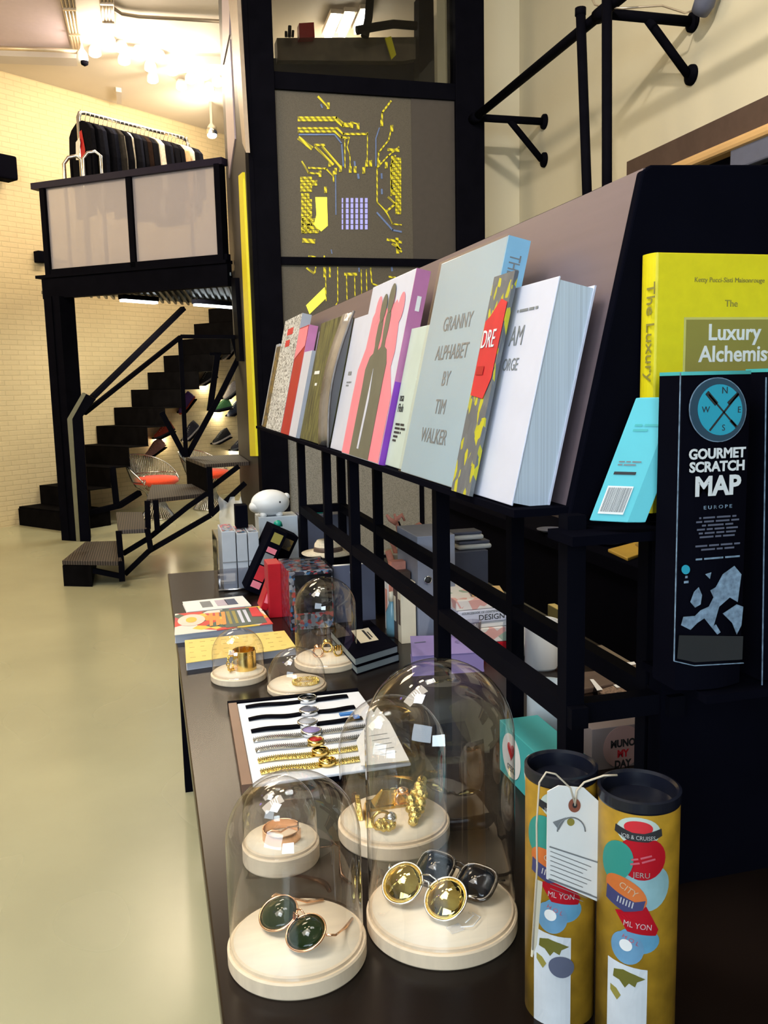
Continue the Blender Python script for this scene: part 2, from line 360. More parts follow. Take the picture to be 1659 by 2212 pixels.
# ================================================================== ROOM
CZ = 5.12
W0, WU, WN = V((-1.72, 10.91, 0)), V((.786, .618, 0)), V((.618, -.786, 0))   # slanted brick wall; WN points into the shop
def wp(s, off, z): return W0 + WU*s + WN*off + V((0, 0, z))
def slab(a, b, z0, z1, th, n):
    return MB().prism([V((a[0], a[1], z0)), V((b[0], b[1], z0)), V((b[0], b[1], z1)), V((a[0], a[1], z1))], V(n)*th)
struct('floor', MB().box((-12, -4.5, -.1), (5.5, 17, 0)), 'floor', 'polished pale green-beige concrete shop floor')
struct('ceiling', MB().box((-12, -4.5, CZ), (5.5, 17, CZ+.1)), 'ceil', 'warm painted ceiling')
wl = struct('wall_left', slab((0, 0), (0, 0), 0, 1, .1, (0, 1, 0)), 'brick', 'cream painted brick wall behind the stairs')
# rebuild the left wall in its own axes so bricks run along it
me = wl.data; bm = bmesh.new(); bmesh.ops.create_cube(bm, size=1)
bmesh.ops.scale(bm, vec=(24, .1, CZ+.1), verts=bm.verts); bm.to_mesh(me); bm.free()
wl.location = W0 + WU*-5 - WN*.05 + V((0, 0, CZ/2)); wl.rotation_euler = (0, 0, math.atan2(WU.y, WU.x))
struct('wall_right', MB().box((3.3, -4.5, 0), (3.4, 7.6, CZ)), 'plaster', 'cream plaster wall to the right with pipe brackets')
struct('wall_back', MB().box((2.55, 7.52, 0), (3.3, 7.6, CZ)), 'plaster', 'narrow cream wall beside the lift')
struct('wall_front', MB().box((-12, -4.5, 0), (3.3, -4.4, CZ)), 'bluegrey', 'dark wall behind the viewer')
# ceiling beam and edge
struct('trim_1', MB().prism([atz(-420, 84, CZ), atz(165, 104, CZ), atz(166, 122, CZ), atz(-420, 100, CZ)], (0, 0, -.10)), 'beam', 'shallow beam across the ceiling at left')
struct('trim_2', MB().prism([atz(250, 188, CZ), atz(236, 130, CZ), atz(256, 214, CZ), atz(248, 214, CZ)][:1]+[atz(262, 190, CZ), atz(262, 216, CZ), atz(252, 216, CZ)], (0, 0, -.05)), 'beam')
struct('trim_3', MB().prism([atz(375, 128, CZ), atz(520, 134, CZ), atz(520, 124, CZ), atz(375, 119, CZ)], (0, 0, -.08)), 'beam', 'short beam of the ceiling by the lift')
struct('trim_4', MB().prism([atz(-300, -180, CZ), atz(118, -60, CZ), atz(150, 96, CZ), atz(-300, 86, CZ)], (0, 0, -.03)), 'lilac', 'lilac ceiling panel at top left')

# conduits
for nm, top, bot, lab in (('conduit_bundle', (127, -30), (160, 108), 'bundle of four steel conduits on the ceiling, left of the two'),
                          ('conduit_bundle', (214, -30), (228, 74), 'bundle of four steel conduits on the ceiling, right of the two')):
    t = thing(nm, atz(*bot, CZ-.06), lab, 'pipes')
    for k in range(4):
        MB().tube([atz(top[0]+k*9, top[1], CZ-.04), atz(bot[0]+k*5.5, bot[1], CZ-.04)], .017, 8).build('conduit', 'conduit', t)
    for f in (.35, .75):
        a = [top[i]+(bot[i]-top[i])*f for i in (0, 1)]
        MB().bar(atz(a[0]-3, a[1], CZ-.055), atz(a[0]+30-10*f, a[1]+1, CZ-.055), .03, .03).build('clamp', 'conduit', t)
tag(MB().tube([atz(240, 15, CZ-.03), atz(262, 30, CZ-.03), atz(300, 36, CZ-.03), atz(478, 46, CZ-.03)], .018, 8).build('ceiling_conduit', 'conduit'), 'single thin conduit bending across the ceiling to the lift', 'pipe')
tag(MB().tube([atz(-20, 103, CZ-.13), atz(120, 108, CZ-.13), atz(168, 112, CZ-.13)], .022, 8).build('ceiling_conduit', 'conduit'), 'horizontal conduit along the beam at the left ceiling edge', 'pipe')
# security camera at the conduit end
c = atz(178, 128, CZ-.2); t = thing('ceiling_camera', c, 'small white and grey dome camera hanging at the conduit end', 'camera')
MB().lathe(c, [(0, -.055), (.045, -.04), (.06, 0), (.05, .06), (.02, .1), (0, .2)], 20).build('housing', 'white', t)
MB().lathe(c+V((.02, -.03, -.03)), [(0, -.05), (.035, -.03), (.04, 0), (0, .01)], 16).build('lens', 'black', t)

# ceiling spot lamps (real emitters) over the balcony
spots = [(205, 118), (236, 96), (262, 108), (268, 135), (300, 118), (325, 150), (345, 128), (372, 158), (400, 150), (412, 176), (440, 168), (452, 196), (330, 175), (392, 190), (470, 182)]
for k, (x, y) in enumerate(spots):
    c = atz(x, y, CZ-.09)
    t = thing('ceiling_spotlight', c, 'small bright halogen spotlight in the cluster on the ceiling above the balcony', 'ceiling light', 'halogen spotlights above the balcony')
    MB().lathe(c, [(.0, .005), (.058, .0), (.066, -.004), (.062, .05), (.045, .09), (0, .09)], 14).build('lamp_can', 'white', t)
    MB().lathe(c+V((0, 0, -.012)), [(0, -.012), (.04, -.006), (.055, .004), (0, .008)], 14).build('bulb', 'lampW', t)
for k, (x, y, e) in enumerate(((225, 112, 42), (330, 145, 60), (440, 180, 60))):
    lamp('spot_glow', 'POINT', atz(x, y, CZ-.2), (1, .83, .62), e, .12)
c = atz(458, 292, CZ-.4); t = thing('wall_spotlight', c, 'bright spotlight in the corner just above the clothes rail end', 'ceiling light')
MB().lathe(c, [(0, 0), (.07, .01), (.06, .1), (.02, .14), (.02, .4)], 14).build('lamp_can', 'chrome', t); MB().ell(c, (.06, .06, .04)).build('bulb', 'lampW', t)
lamp('spot_glow', 'POINT', c+V((-.1, -.15, -.1)), (1, .83, .6), 40, .1)

# wall speaker & camera on wall
c = atp(-5, 372, W0, WU)
t = thing('wall_speaker', c, 'black loudspeaker on the brick wall at the left picture edge', 'speaker')
MB().obox(c+WN*.08-WU*.25-V((0, 0, .12)), WU*.33, WN*.2, (0, 0, .26)).build('cabinet', 'blackm', t, bevel=.02)
MB().bar(c, c+WN*.1, .04).build('bracket', 'black', t)
c = atp(81, 556, W0, WU)
t = thing('wall_bracket_box', c, 'small black box with an arm on the brick wall left of the balcony', 'fixture')
MB().obox(c-WU*.05-V((0, 0, .065)), WU*.11, WN*.1, (0, 0, .13)).build('box', 'black', t, bevel=.008)
MB().bar(c+WN*.05, c+WN*.05+WU*.35+V((0, 0, -.03)), .03).build('arm', 'black', t)

# ================================================================== STAIR ALONG WALL
st = thing('wall_staircase', wp(.2, .5, 0), 'black folded-plate staircase climbing to the right along the brick wall', 'staircase')
for k in range(12):
    s = .24+.283*k; z = .222*k
    b = MB(); b.obox(wp(s, .02, z), WU*.012, WN*1.0, (0, 0, .222)); b.obox(wp(s, .02, z+.210), WU*.30, WN*1.0, (0, 0, .012))
    b.build('step', 'blackwood', st, bevel=.003)
MB().obox(wp(.23, .02, 0), WU*.55, WN*1.0, (0, 0, .2)).build('base_block', 'blackwood', st)
q = lambda x, y, off=1.0: atp(x, y, W0+WN*off, WU)
b = MB(); b.bar(q(243, 1008), q(252, 1092), .07); b.bar(q(190, 1108), q(258, 1092), .06); b.bar(q(258, 1092), q(302, 1064), .06)
b.build('support_frame', 'black', st)
MB().bar(q(200, 858), q(396, 666), .07, .05).build('handrail', 'black', st)

# shoes on wall shelves
def shoe(parent_s, c, ex, col, sole, lab, L=.34):
    """shoe pointing along -ex, ey up"""
    ex = ex.normalized(); ey = WN.cross(ex).normalized()
    if ey.z < 0: ey = -ey
    t = thing('trainer', c, lab, 'shoe', None)
    P = lambda x, y, w: c+WN*(.12+w)+ex*x+ey*y
    # cross sections along length, toe at -L/2
    secs = [(-.5, .012, .030, .014), (-.46, .03, .042, .04), (-.3, .045, .05, .055), (-.1, .05, .046, .085), (.1, .044, .042, .115), (.3, .04, .038, .12), (.45, .04, .036, .115), (.5, .03, .02, .06)]
    b = MB(); rings = []
    for f, w0, w1, h in secs:
        rings.append([P(f*L, .02+h*(.5-.5*cos(a)) if 0 else .02+h*max(0, sin(a)), (w0 if sin(a) < .4 else w0*.75)*cos(a)) for a in [pi*k/8 for k in range(9)]])
    b.sheet(rings); b.face(rings[0]); b.face(rings[-1][::-1]); b.face([r[0] for r in rings]+[r[-1] for r in rings[::-1]])
    b.build('upper', col, t)
    b = MB(); pts = [P(f*L*1.04, 0, w*1.1) for f, w, _, _ in secs]+[P(f*L*1.04, 0, -w*1.1) for f, w, _, _ in secs[::-1]]
    b.prism(pts, ey*.024); b.build('sole', sole, t, bevel=.003)
    b = MB()
    for k in range(5): b.bar(P((-.22+k*.075)*L, .075+k*.011, .025), P((-.22+k*.075)*L, .075+k*.011, -.025), .006)
    b.build('laces', 'paper', t); return t
shm = {k: mat('shoe_'+k, c, .6, var=.2, scale=50) for k, c in dict(grey=(.14, .15, .16), black=(.012, .012, .014), purple=(.12, .05, .28), red=(.50, .06, .03), dark=(.03, .03, .045), white=(.55, .50, .48), green=(.10, .30, .12), pink=(.45, .22, .18), navy=(.02, .03, .06)).items()}
SH = [((494, 762), 40, 'grey', 'white', 0, 'grey trainer on the topmost wall shelf under the stairs'),
      ((446, 822), 25, 'black', 'white', 1, 'black trainer on a lit shelf below the topmost grey trainer'),
      ((402, 876), 42, 'purple', 'red', 0, 'purple and red trainer on a wall shelf'),
      ((353, 938), 18, 'red', 'dark', 1, 'red and orange trainer on a lit shelf above the wire chair'),
      ((411, 938), 35, 'dark', 'white', 0, 'dark trainer with white sole behind the railing'),
      ((499, 850), 30, 'white', 'grey', 1, 'pale trainer on the wall near the lift post'),
      ((478, 884), 8, 'green', 'dark', 1, 'green trainer on a lit shelf right of the purple trainer'),
      ((508, 888), 25, 'navy', 'dark', 0, 'navy trainer partly behind the lift post'),
      ((477, 950), 18, 'black', 'white', 0, 'black trainer with white sole, low on the wall by the lift post'),
      ((334, 975), 25, 'pink', 'pink', 0, 'dusty pink trainer right behind the wire chair'),
      ((516, 966), 12, 'dark', 'grey', 1, 'dark trainer on the lowest lit shelf beside the lift post')]
for (px, a, colr, sol, lit, lab) in SH:
    c = atp(px[0], px[1], W0+WN*.1, WU) - WN*.1; ex = (WU*cos(radians(a))+V((0, 0, 1))*sin(radians(a)))
    ey = WN.cross(ex).normalized(); ey = ey if ey.z > 0 else -ey
    sh = thing('shoe_shelf', c-ey*.01, 'small tilted black wall shelf carrying the '+lab.split(' on ')[0].split(' behind')[0].split(' with')[0].split(' right')[0].split(' partly')[0].replace('dark trainer', 'dark trainer low' if 'lowest' in lab else 'dark trainer')+(' near the wall foot' if px[1] > 960 else ', low by the lift post' if px == (477, 950) else ''), 'shelf')
    MB().obox(c-ex*.13-ey*.022+WN*.002, ex*.27, WN*.2, ey*.016).build('plate', 'black', sh)
    shoe(None, c-ey*.004, ex, shm[colr], shm[sol], lab)
    if lit:
        MB().obox(c-ex*.1-ey*.036+WN*.02, ex*.2, WN*.03, ey*.012).build('shelf_light', 'lampN', sh)
        lamp('shelf_glow', 'POINT', c-ey*.09+WN*.09, (1, .86, .55), 2.6, .03)

# wire chairs
def wire_chair(c, ang, lab):
    t = thing('wire_chair', c, lab, 'chair', 'wire armchairs under the stairs'); rot = M4.Rotation(ang, 3, 'Z')
    b = MB(); n = 44
    for k in range(n):
        a = 2*pi*k/n; d = lambda r, z: c+rot@V((r*cos(a), r*sin(a), z))
        b.tube([d(.21, .01), d(.13, .12), d(.085, .22), d(.13, .33), d(.24, .40)], 0.0055, 4, cap=False)
    b.tube([c+V((.21*cos(a), .21*sin(a), .008)) for a in [2*pi*k/32 for k in range(32)]], .008, 6, closed=True)
    b.build('base_wires', 'chrome', t)
    b = MB(); top = []
    for k in range(56):
        f = k/55; a = radians(-20)+radians(220)*f
        hh = .44+.33*math.sin(pi*f)**.8
        d = lambda r, z: c+rot@V((r*cos(a), r*sin(a), z))
        b.tube([d(.24, .40), d(.29, .5), d(.31+.06*sin(pi*f), hh)], 0.0055, 4, cap=False); top.append(d(.31+.06*sin(pi*f), hh))
    b.tube(top, .007, 6)
    for z in (.46, .54): b.tube([c+rot@V((.285*cos(a), .285*sin(a), z)) for a in [radians(-20)+radians(220)*k/30 for k in range(31)]], .005, 5)
    b.build('back_wires', 'chrome', t)
    MB().lathe(c+V((0, 0, .41)), [(0, 0), (.22, 0), (.27, .03), (.275, .06), (.25, .09), (.15, .105), (0, .11)], 36).build('seat_cushion', 'orange', t)
wire_chair(atz(332, 1118, 0)+WN*.08, radians(45), 'wire armchair with a round orange-red cushion, left of the two under the stairs')
wire_chair(atz(445, 1098, 0)+WN*.08, radians(50), 'wire armchair with an orange-red cushion, half hidden behind the front steps')

# ================================================================== BALCONY
A0, B0 = V((-.887, 9.8, 0)), V((.82, 8.5, 0)); bd = (B0-A0).normalized(); bn = V((bd.y, -bd.x, 0))
if bn.y > 0: bn = -bn
bk = -bn
DZ = 2.62
A1, B1 = V((-1.0, 10.25, 0)), V((1.3, 12.1, 0))
dk = thing('balcony', A0+V((0, 0, DZ)), 'black steel balcony with two frosted screens above the stairs', 'balcony')
pl = lambda x, y: atp(x, y, A0, bd)
hz = lambda p, z: V((p.x, p.y, z))
MB().prism([hz(A0, DZ), hz(B0, DZ), hz(B1, DZ), hz(A1, DZ)], (0, 0, .03)).build('deck', 'corrug', dk)
b = MB()
for k in range(30):
    f = k/29; b.bar(hz(A0.lerp(B0, f), DZ-.02), hz(A1.lerp(B1, f), DZ-.02), .025, .03)
b.build('deck_ribs', 'corrug', dk)
e0, e1 = hz(A0-bd*.06, 0), hz(B0, 0)
MB().bar(hz(e0, DZ-.03), hz(e1, DZ-.03), .08, .20).build('edge_beam', 'black', dk)
MB().bar(hz(A0-bd*.12, DZ+.09), hz(e1, DZ+.09), .12, .03).build('edge_flange', 'black', dk)
MB().bar(hz(A0-bd*.1, 3.60), hz(e1, 3.60), .10, .06).build('top_rail', mat('indigo_black_steel', (.016, .013, .03), .5, spec=.1), dk)
MB().bar(hz(A0, DZ+.12), hz(e1, DZ+.12), .06, .08).build('bottom_rail', 'black', dk)
md = pl(287, 500)
for nm, p, w in (('post', A0+bd*.02, .07), ('post', hz(md, 0), .06), ('post', B0-bd*.06, .10)):
    MB().bar(hz(p, DZ+.08), hz(p, 3.58), w, .06, up=bd).build(nm, 'black', dk)
for p, q2 in ((A0+bd*.05, hz(md, 0)-bd*.03), (hz(md, 0)+bd*.03, B0-bd*.11)):
    MB().obox(hz(p, DZ+.15), q2-p, bk*.006, (0, 0, 3.575-DZ-.15)).build('screen_panel', 'frost', dk)
# column
cc = V((atp(128, 650, A0, bd)))
MB().bar(hz(cc, 0.0), hz(cc, DZ-.12), .22, .20, up=bd).build('column', 'black', dk)
MB().bar(hz(cc-bd*.0+bn*.11, 0.02), hz(cc+bn*.11, DZ-.12), .03, .02, up=bd).build('column_rib', 'black', dk)
# lights below the deck
for k, (x, y) in enumerate(((300, 644), (470, 655))):
    p = atz(x, y, DZ-.07); t = thing('tube_light', p, ('left' if k == 0 else 'right')+' cool white tube light fixed under the balcony deck', 'ceiling light', None)
    hl = (.24, .36)[k]; MB().bar(p-WU*hl, p+WU*hl, .09, .05).build('housing', 'black', t)
    MB().bar(p-WU*hl*.96-V((0, 0, .035)), p+WU*hl*.96-V((0, 0, .035)), .07, .03).build('tube', 'lampU', t)
lamp('under_deck', 'AREA', (.3, 10.4, 2.45), (1, .92, .72), 42, 1.0, 1.0, tgt=(.6, 11.4, 0))
# clothes rail
ra, rb = V((-.53, 10.0, 0)), V((.72, 11.35, 0)); rt = 4.36
ra = V(aty(168, 240, 10.0)); rt = ra.z; rb = atz(405, 300, rt)
rd = (rb-ra).normalized(); rn = V((rd.y, -rd.x, 0))
t = thing('clothes_rail', hz(ra, DZ+.03), 'chrome clothes rail full of garments standing on the balcony', 'clothes rack')
MB().tube([hz(ra, DZ+.06), hz(ra, rt-.06), ra+rd*.02+V((0, 0, -.015)), ra+rd*.08, rb-rd*.08, rb-rd*.02-V((0, 0, .015)), hz(rb, rt-.06), hz(rb, DZ+.06)], .022, 10).build('rail_frame', 'chrome', t)
for p in (ra, rb): MB().bar(hz(p, DZ+.045)-rn*.3, hz(p, DZ+.045)+rn*.3, .05, .03).build('foot', 'chrome', t)
L = (rb-ra).length
gcols = [0, 0, 1, 0, 0, 1, 2, 0, 3, 3, 0, 1, 0, 6, 0, 2, 4, 0, 1, 6, 0, 0, 5, 5, 4, 0, 1]
gname = {0: 'black', 1: 'navy', 2: 'charcoal', 3: 'light grey', 4: 'ivory', 5: 'tan', 6: 'dark brown'}
N = len(gcols)
for k, ci in enumerate(gcols):
    p = ra+rd*(L*(k+.5)/N); w = .22+random.random()*.05; ln = .95 if k == 0 else random.uniform(.75, .92)
    bw = .05+.01*(k % 3)
    lab = {0: 'black', 1: 'navy', 2: 'charcoal', 3: 'light grey', 4: 'ivory', 5: 'tan', 6: 'dark brown'}[ci]+' garment hanging on the balcony clothes rail'
    if k == 0: lab = 'black jacket with red lining and white tag, first on the clothes rail'
    t = thing('garment', p, lab, 'garment', 'garments on the balcony clothes rail' if k else None)
    t['group'] = gname[ci]+' garments on the clothes rail'
    if k == 0: del t['group']
    R_ = p-V((0, 0, .10)); jn = random.uniform(-.15, .15); nn = (rn+rd*jn).normalized()
    prof = [(-.06, 0), (-w*.75, -.05), (-w, -.11), (-w*1.12, -.35), (-w*1.1, -.6), (-w*.98, -.62), (-w*.92, -.3), (-w*.85, -.35), (-w*.8, -ln), (w*.8, -ln), (w*.85, -.35), (w*.92, -.3), (w*.98, -.62), (w*1.1, -.6), (w*1.12, -.35), (w, -.11), (w*.75, -.05), (.06, 0)]
    MB().prism([R_+nn*x+V((0, 0, y))-rd*bw/2 for x, y in prof], rd*bw).build('cloth', CL[ci], t, bevel=.018)
    MB().tube([p+V((0, 0, .018)), p+rn*.02+V((0, 0, .01)), p+rn*.02-V((0, 0, .03)), p-V((0, 0, .06)), p-V((0, 0, .1))], .004, 6).build('hanger_hook', 'chrome', t)
    if k == 0:
        f = loc2(R_-rd*(bw/2+.01), nn, (0, 0, 1))
        decal(t, 'lining', [f(-.03, -.12), f(.07, -.10), f(.12, -.3), f(.07, -.62), f(.0, -.6)], 'red', -rd)
        decal(t, 'price_tag', [f(-.05, -.2), f(.03, -.17), f(.05, -.22), f(-.02, -.38), f(-.07, -.37)], 'paper', -rd, off=.012)
pA = aty(136, 345, 9.95); 
t = thing('low_garment_rail', hz(pA, DZ+.03), 'low chrome double rail with bent tube frames in front of the clothes rail', 'clothes rack')
def gate(x0, x1, y0, y1, Yd):
    a, c_ = aty(x0, y0, Yd), aty(x1, y1, Yd)
    m_ = .03
    return MB().tube([hz(a, DZ+.03), hz(a, a.z-.05), a+(c_-a).normalized()*.05, c_-(c_-a).normalized()*.05, hz(c_, c_.z-.05), hz(c_, DZ+.03)], .02, 10)
gate(137, 175, 343, 334, 9.9).build('tube_frame', 'chrome', t); gate(179, 216, 332, 326, 9.78).build('tube_frame', 'chrome', t)
c = aty(205, 540, 10.3); c = hz(c, DZ+.03)
MB().ell(c+V((.0, 0, .12)), (.2, .15, .13)).ell(c+V((.28, .05, .08)), (.12, .12, .08))
tag(MB().ell(c+V((0, 0, .13)), (.17, .13, .13)).ell(c+V((.1, .0, .16)), (.1, .1, .1)).build('backpack', 'grey'), 'grey bag slumped on the balcony behind the left frosted screen', 'bag')

# ================================================================== FRONT STEPS
fs = thing('front_steps', (-.7, 7.2, 0), 'low black metal stair with ribbed treads rising to the lift door', 'staircase')
TR = [([(134, 1211), (264, 1213), (257, 1168), (184, 1170)], .21), ([(255, 1145), (318, 1142), (307, 1106), (250, 1106)], .43), ([(316, 1079), (448, 1065), (423, 1045), (327, 1047)], .66), ([(443, 1003), (560, 996), (545, 980), (401, 987)], .90)]
for k, (ps, z) in enumerate(TR):
    P_ = [atz(x, y, z) for x, y in ps]
    for p in P_: p.x = min(p.x, .855)
    MB().prism([p-V((0, 0, .035)) for p in P_], (0, 0, .035)).build('tread', 'tread', fs, bevel=.004)
P1 = [atz(x, y, .21) for x, y in TR[0][0]]
b = MB(); p0, p3 = hz(P1[0], 0), hz(P1[3], 0); p1 = hz(P1[0].lerp(P1[1], .48), 0)
b.prism([p0, p1, hz(P1[3].lerp(P1[2], .3), 0), p3], (0, 0, .17)); b.build('base_block', 'blackwood', fs)
fy = 7.3
qq = lambda x, y, Y_=fy: aty(x, y, Y_)
for a, c_, Y_ in (((262, 1213), (264, 1255), 7.14), ((318, 1142), (326, 1188), 7.34), ((256, 1147), (262, 1213), 7.35), ((452, 1008), (457, 1112), 7.5), ((336, 1080), (340, 1145), 7.45), ((318, 1082), (320, 1142), 7.42)):
    MB().bar(qq(*a, Y_), qq(*c_, Y_), .045).build('riser_post', 'black', fs)
for pts, Y_ in (([(270, 1240), (322, 1190), (455, 1113), (530, 1043)], 7.4), ([(266, 1196), (322, 1162), (404, 1096), (448, 1065)], 7.5), ([(457, 1052), (516, 1007)], 7.7), ([(200, 1232), (264, 1245)], 7.3)):
    b = MB()
    for a, c_ in zip(pts, pts[1:]): b.bar(qq(*a, Y_), qq(*c_, Y_), .04)
    b.build('stringer', 'black', fs)
P4 = [atz(x, y, .9) for x, y in TR[3][0]]
MB().prism([hz(P4[3], .62), hz(P4[0], .62), hz(P4[0], .87), hz(P4[3], .87)], (.012, 0, 0)).build('riser_plate', 'blackwood', fs)
# railing
rl = thing('stair_railing', atz(180, 1185, 0.0), 'black steel stair railing with thick folded newel plate', 'railing')
n0, n1, n2, n3 = aty(165, 1180, 7.75), aty(147, 905, 7.75), aty(180, 856, 7.75), aty(204, 866, 7.75)
b = MB()
b.prism([aty(165, 1170, 7.75), aty(196, 1170, 7.75), aty(178, 900, 7.75), aty(207, 862, 7.75), aty(180, 848, 7.75), aty(146, 905, 7.75)], (0, .06, 0)); b.build('newel', 'black', rl, bevel=.004)
MB().prism([aty(165, 1170, 7.745), aty(173, 1170, 7.745), aty(156, 905, 7.745), aty(186, 851, 7.745), aty(178, 848, 7.745), aty(145, 905, 7.745)], (0, .004, 0)).build('newel_lit_edge', mat('lit_olive_edge', (.16, .14, .06), .4), rl)  # olive strip paints the light caught on the newel's left edge
def rbar(a, c_, w=.035, Y0=7.8, Y1=None): MB().bar(aty(*a, Y0), aty(*c_, Y1 or Y0), w).build('rail_bar', 'black', rl)
rbar((182, 893), (390, 728), .035, 7.8, 8.3); rbar((390, 727), (520, 728), .035, 8.3); rbar((389, 728), (402, 987), .04, 8.3, 8.45)
rbar((349, 890), (399, 985), .05, 8.5, 8.5); rbar((404, 985), (475, 855), .05, 8.5, 8.5); rbar((475, 855), (516, 772), .05, 8.5); rbar((470, 765), (453, 888), .055, 8.6); rbar((452, 765), (478, 765), .03, 8.6); rbar((503, 730), (516, 780), .04, 8.5)
# rear platform posts below the top step
# ================================================================== LIFT TOWER
EY = 7.1
el = thing('lift_tower', (1.8, EY, 0), 'black framed lift tower with glass and a circuit board print', 'elevator')
E_ = lambda x, y, d=0: aty(x, y, EY+d)
xl, xr = .863, 2.79
for nm, x0, x1 in (('corner_column', xl, 1.085), ('corner_column', 2.545, xr)):
    MB().box((x0, EY-.05, 0), (x1, EY+.16, CZ-.01)).build(nm, 'black', el, bevel=.006)
MB().box((xl-.0, EY-.055, 0), (xl+.035, EY-.05, CZ-.02)).build('column_edge_strip', 'black', el)
for z0, z1 in ((3.805, 3.93), (2.50, 2.56), (0, .12)):
    MB().box((1.085, EY-.03, z0), (2.545, EY+.06, z1)).build('cross_bar', 'black', el)
TB = MB(); TB.box((1.085, EY, 2.56), (2.545, EY+.015, 3.805))
lp = MB().box((1.085, EY, .12), (2.545, EY+.015, 2.50)).build('mesh_panel', 'meshpanel', el)
TB.box((1.085, EY-.001, 1.55), (2.545, EY-.0, 2.50))
MB().box((2.18, EY-.006, 2.56), (2.545, EY-.002, 3.805)).build('shadow_strip', mat('shade_band', (.055, .046, .04), .6), el)  # dark sheet painting the shaded band at the panel's right
MB().box((1.085, EY+.02, 3.93), (2.545, EY+.03, CZ)).build('glass_pane', 'pane', el)
MB().box((1.50, EY-.008, .12), (1.56, EY, 1.6)).box((2.2, EY-.008, .12), (2.24, EY, 1.6)).build('panel_post', 'black', el)
# circuit board artwork on the panel plane
def trace(b, pts, w):
    P_ = [E_(x, y, -.004) for x, y in pts]
    for a, c_ in zip(P_, P_[1:]):
        d = (c_-a); 
        if d.length < 1e-4: continue
        d = d.normalized(); n = V((-d.z, 0, d.x))*w/2
        b.prism([a-n-d*w*.3, c_-n+d*w*.3, c_+n+d*w*.3, a+n-d*w*.3], (0, -.002, 0))
zz = lambda x, y: (480+x/2.676, y/2.676)
b = TB; b.mi = 1
YT = [([(440, 680), (660, 680), (700, 715), (755, 718)], 6), ([(440, 695), (655, 695), (695, 728), (750, 730)], 6), ([(755, 710), (788, 718), (782, 740)], 4),
      ([(440, 742), (665, 742), (700, 775), (840, 775)], 6), ([(440, 760), (650, 760), (690, 795), (730, 797)], 6), ([(840, 768), (838, 920), (820, 990)], 3), ([(735, 795), (722, 850), (738, 900), (740, 985)], 3), ([(708, 800), (710, 970)], 3),
      ([(445, 800), (515, 855)], 11), ([(540, 850), (640, 950)], 7), ([(580, 850), (685, 970)], 7), ([(535, 838), (590, 838)], 6), ([(460, 935), (500, 1000), (570, 1005)], 5), ([(500, 970), (600, 975), (645, 1020)], 5), ([(643, 990), (643, 1050)], 4),
      ([(555, 560), (610, 615)], 6), ([(975, 585), (925, 650), (922, 720)], 5), ([(980, 735), (962, 810), (905, 880), (900, 940)], 4), ([(1020, 850), (960, 900), (895, 970), (895, 1170), (945, 1220), (985, 1295), (1035, 1300)], 4), ([(960, 865), (1020, 870)], 8),
      ([(960, 1140), (1000, 1180), (945, 1225)], 6), ([(955, 1385), (1035, 1400)], 7), ([(985, 1410), (1030, 1440)], 7), ([(470, 1390), (530, 1395)], 12), ([(500, 1480), (540, 1485)], 4), ([(590, 1480), (590, 1500)], 4),
      ([(1010, 1380), (1015, 1460)], 9), ([(1000, 900), (975, 960), (978, 1130)], 5), ([(1010, 1430), (1035, 1455)], 6)]
for pts, w in YT: trace(b, [zz(*p) for p in pts], w*.0028)
for (x0, y0, x1, y1, nx, ny) in ((450, 1020, 520, 1110, 4, 5), (455, 1115, 505, 1350, 3, 12), (1000, 910, 1035, 1240, 3, 18), (515, 1040, 550, 1075, 2, 2), (975, 900, 1000, 1130, 2, 10), (500, 1150, 520, 1350, 1, 9), (460, 1260, 560, 1350, 4, 4)):
    for i in range(nx):
        for j in range(ny):
            ax = x0+(x1-x0)*(i+.5)/nx; ay = y0+(y1-y0)*(j+.5)/ny; hw = (x1-x0)/nx*.44; hh = (y1-y0)/ny*.42
            p = [E_(*zz(ax-hw, ay-hh), -.004), E_(*zz(ax+hw, ay-hh), -.004), E_(*zz(ax+hw, ay+hh), -.004), E_(*zz(ax-hw, ay+hh), -.004)]
            b.prism(p, (0, -.002, 0))
for (x, y) in ((613, 612), (922, 712), (980, 742), (748, 722), (785, 730), (622, 945), (683, 975), (740, 980), (768, 980), (818, 985), (835, 945), (858, 945), (565, 1005), (655, 990), (597, 1098), (948, 955), (905, 945)):
    p = zz(x, y); b.prism([E_(p[0]-3, p[1]-7, -.004), E_(p[0]+3, p[1]-7, -.004), E_(p[0]+3, p[1]+7, -.004), E_(p[0]-3, p[1]+7, -.004)], (0, -.003, 0))
for pts, w in (([(597, 1545), (600, 1740)], 3), ([(667, 1545), (668, 1745), (650, 1775)], 3), ([(718, 1580), (722, 1760)], 3), ([(765, 1580), (768, 1740)], 3), ([(803, 1560), (806, 1700)], 3), ([(833, 1560), (836, 1700)], 3), ([(857, 1550), (865, 1640), (900, 1650)], 4), ([(490, 1550), (530, 1580)], 6), ([(590, 1545), (590, 1600)], 5), ([(622, 1545), (622, 1600)], 5), ([(710, 1585), (775, 1585)], 8), ([(965, 1600), (1000, 1605)], 5), ([(540, 1545), (535, 1575)], 4)):
    trace(b, [zz(*p) for p in pts], w*.0028)
b.mi = 2
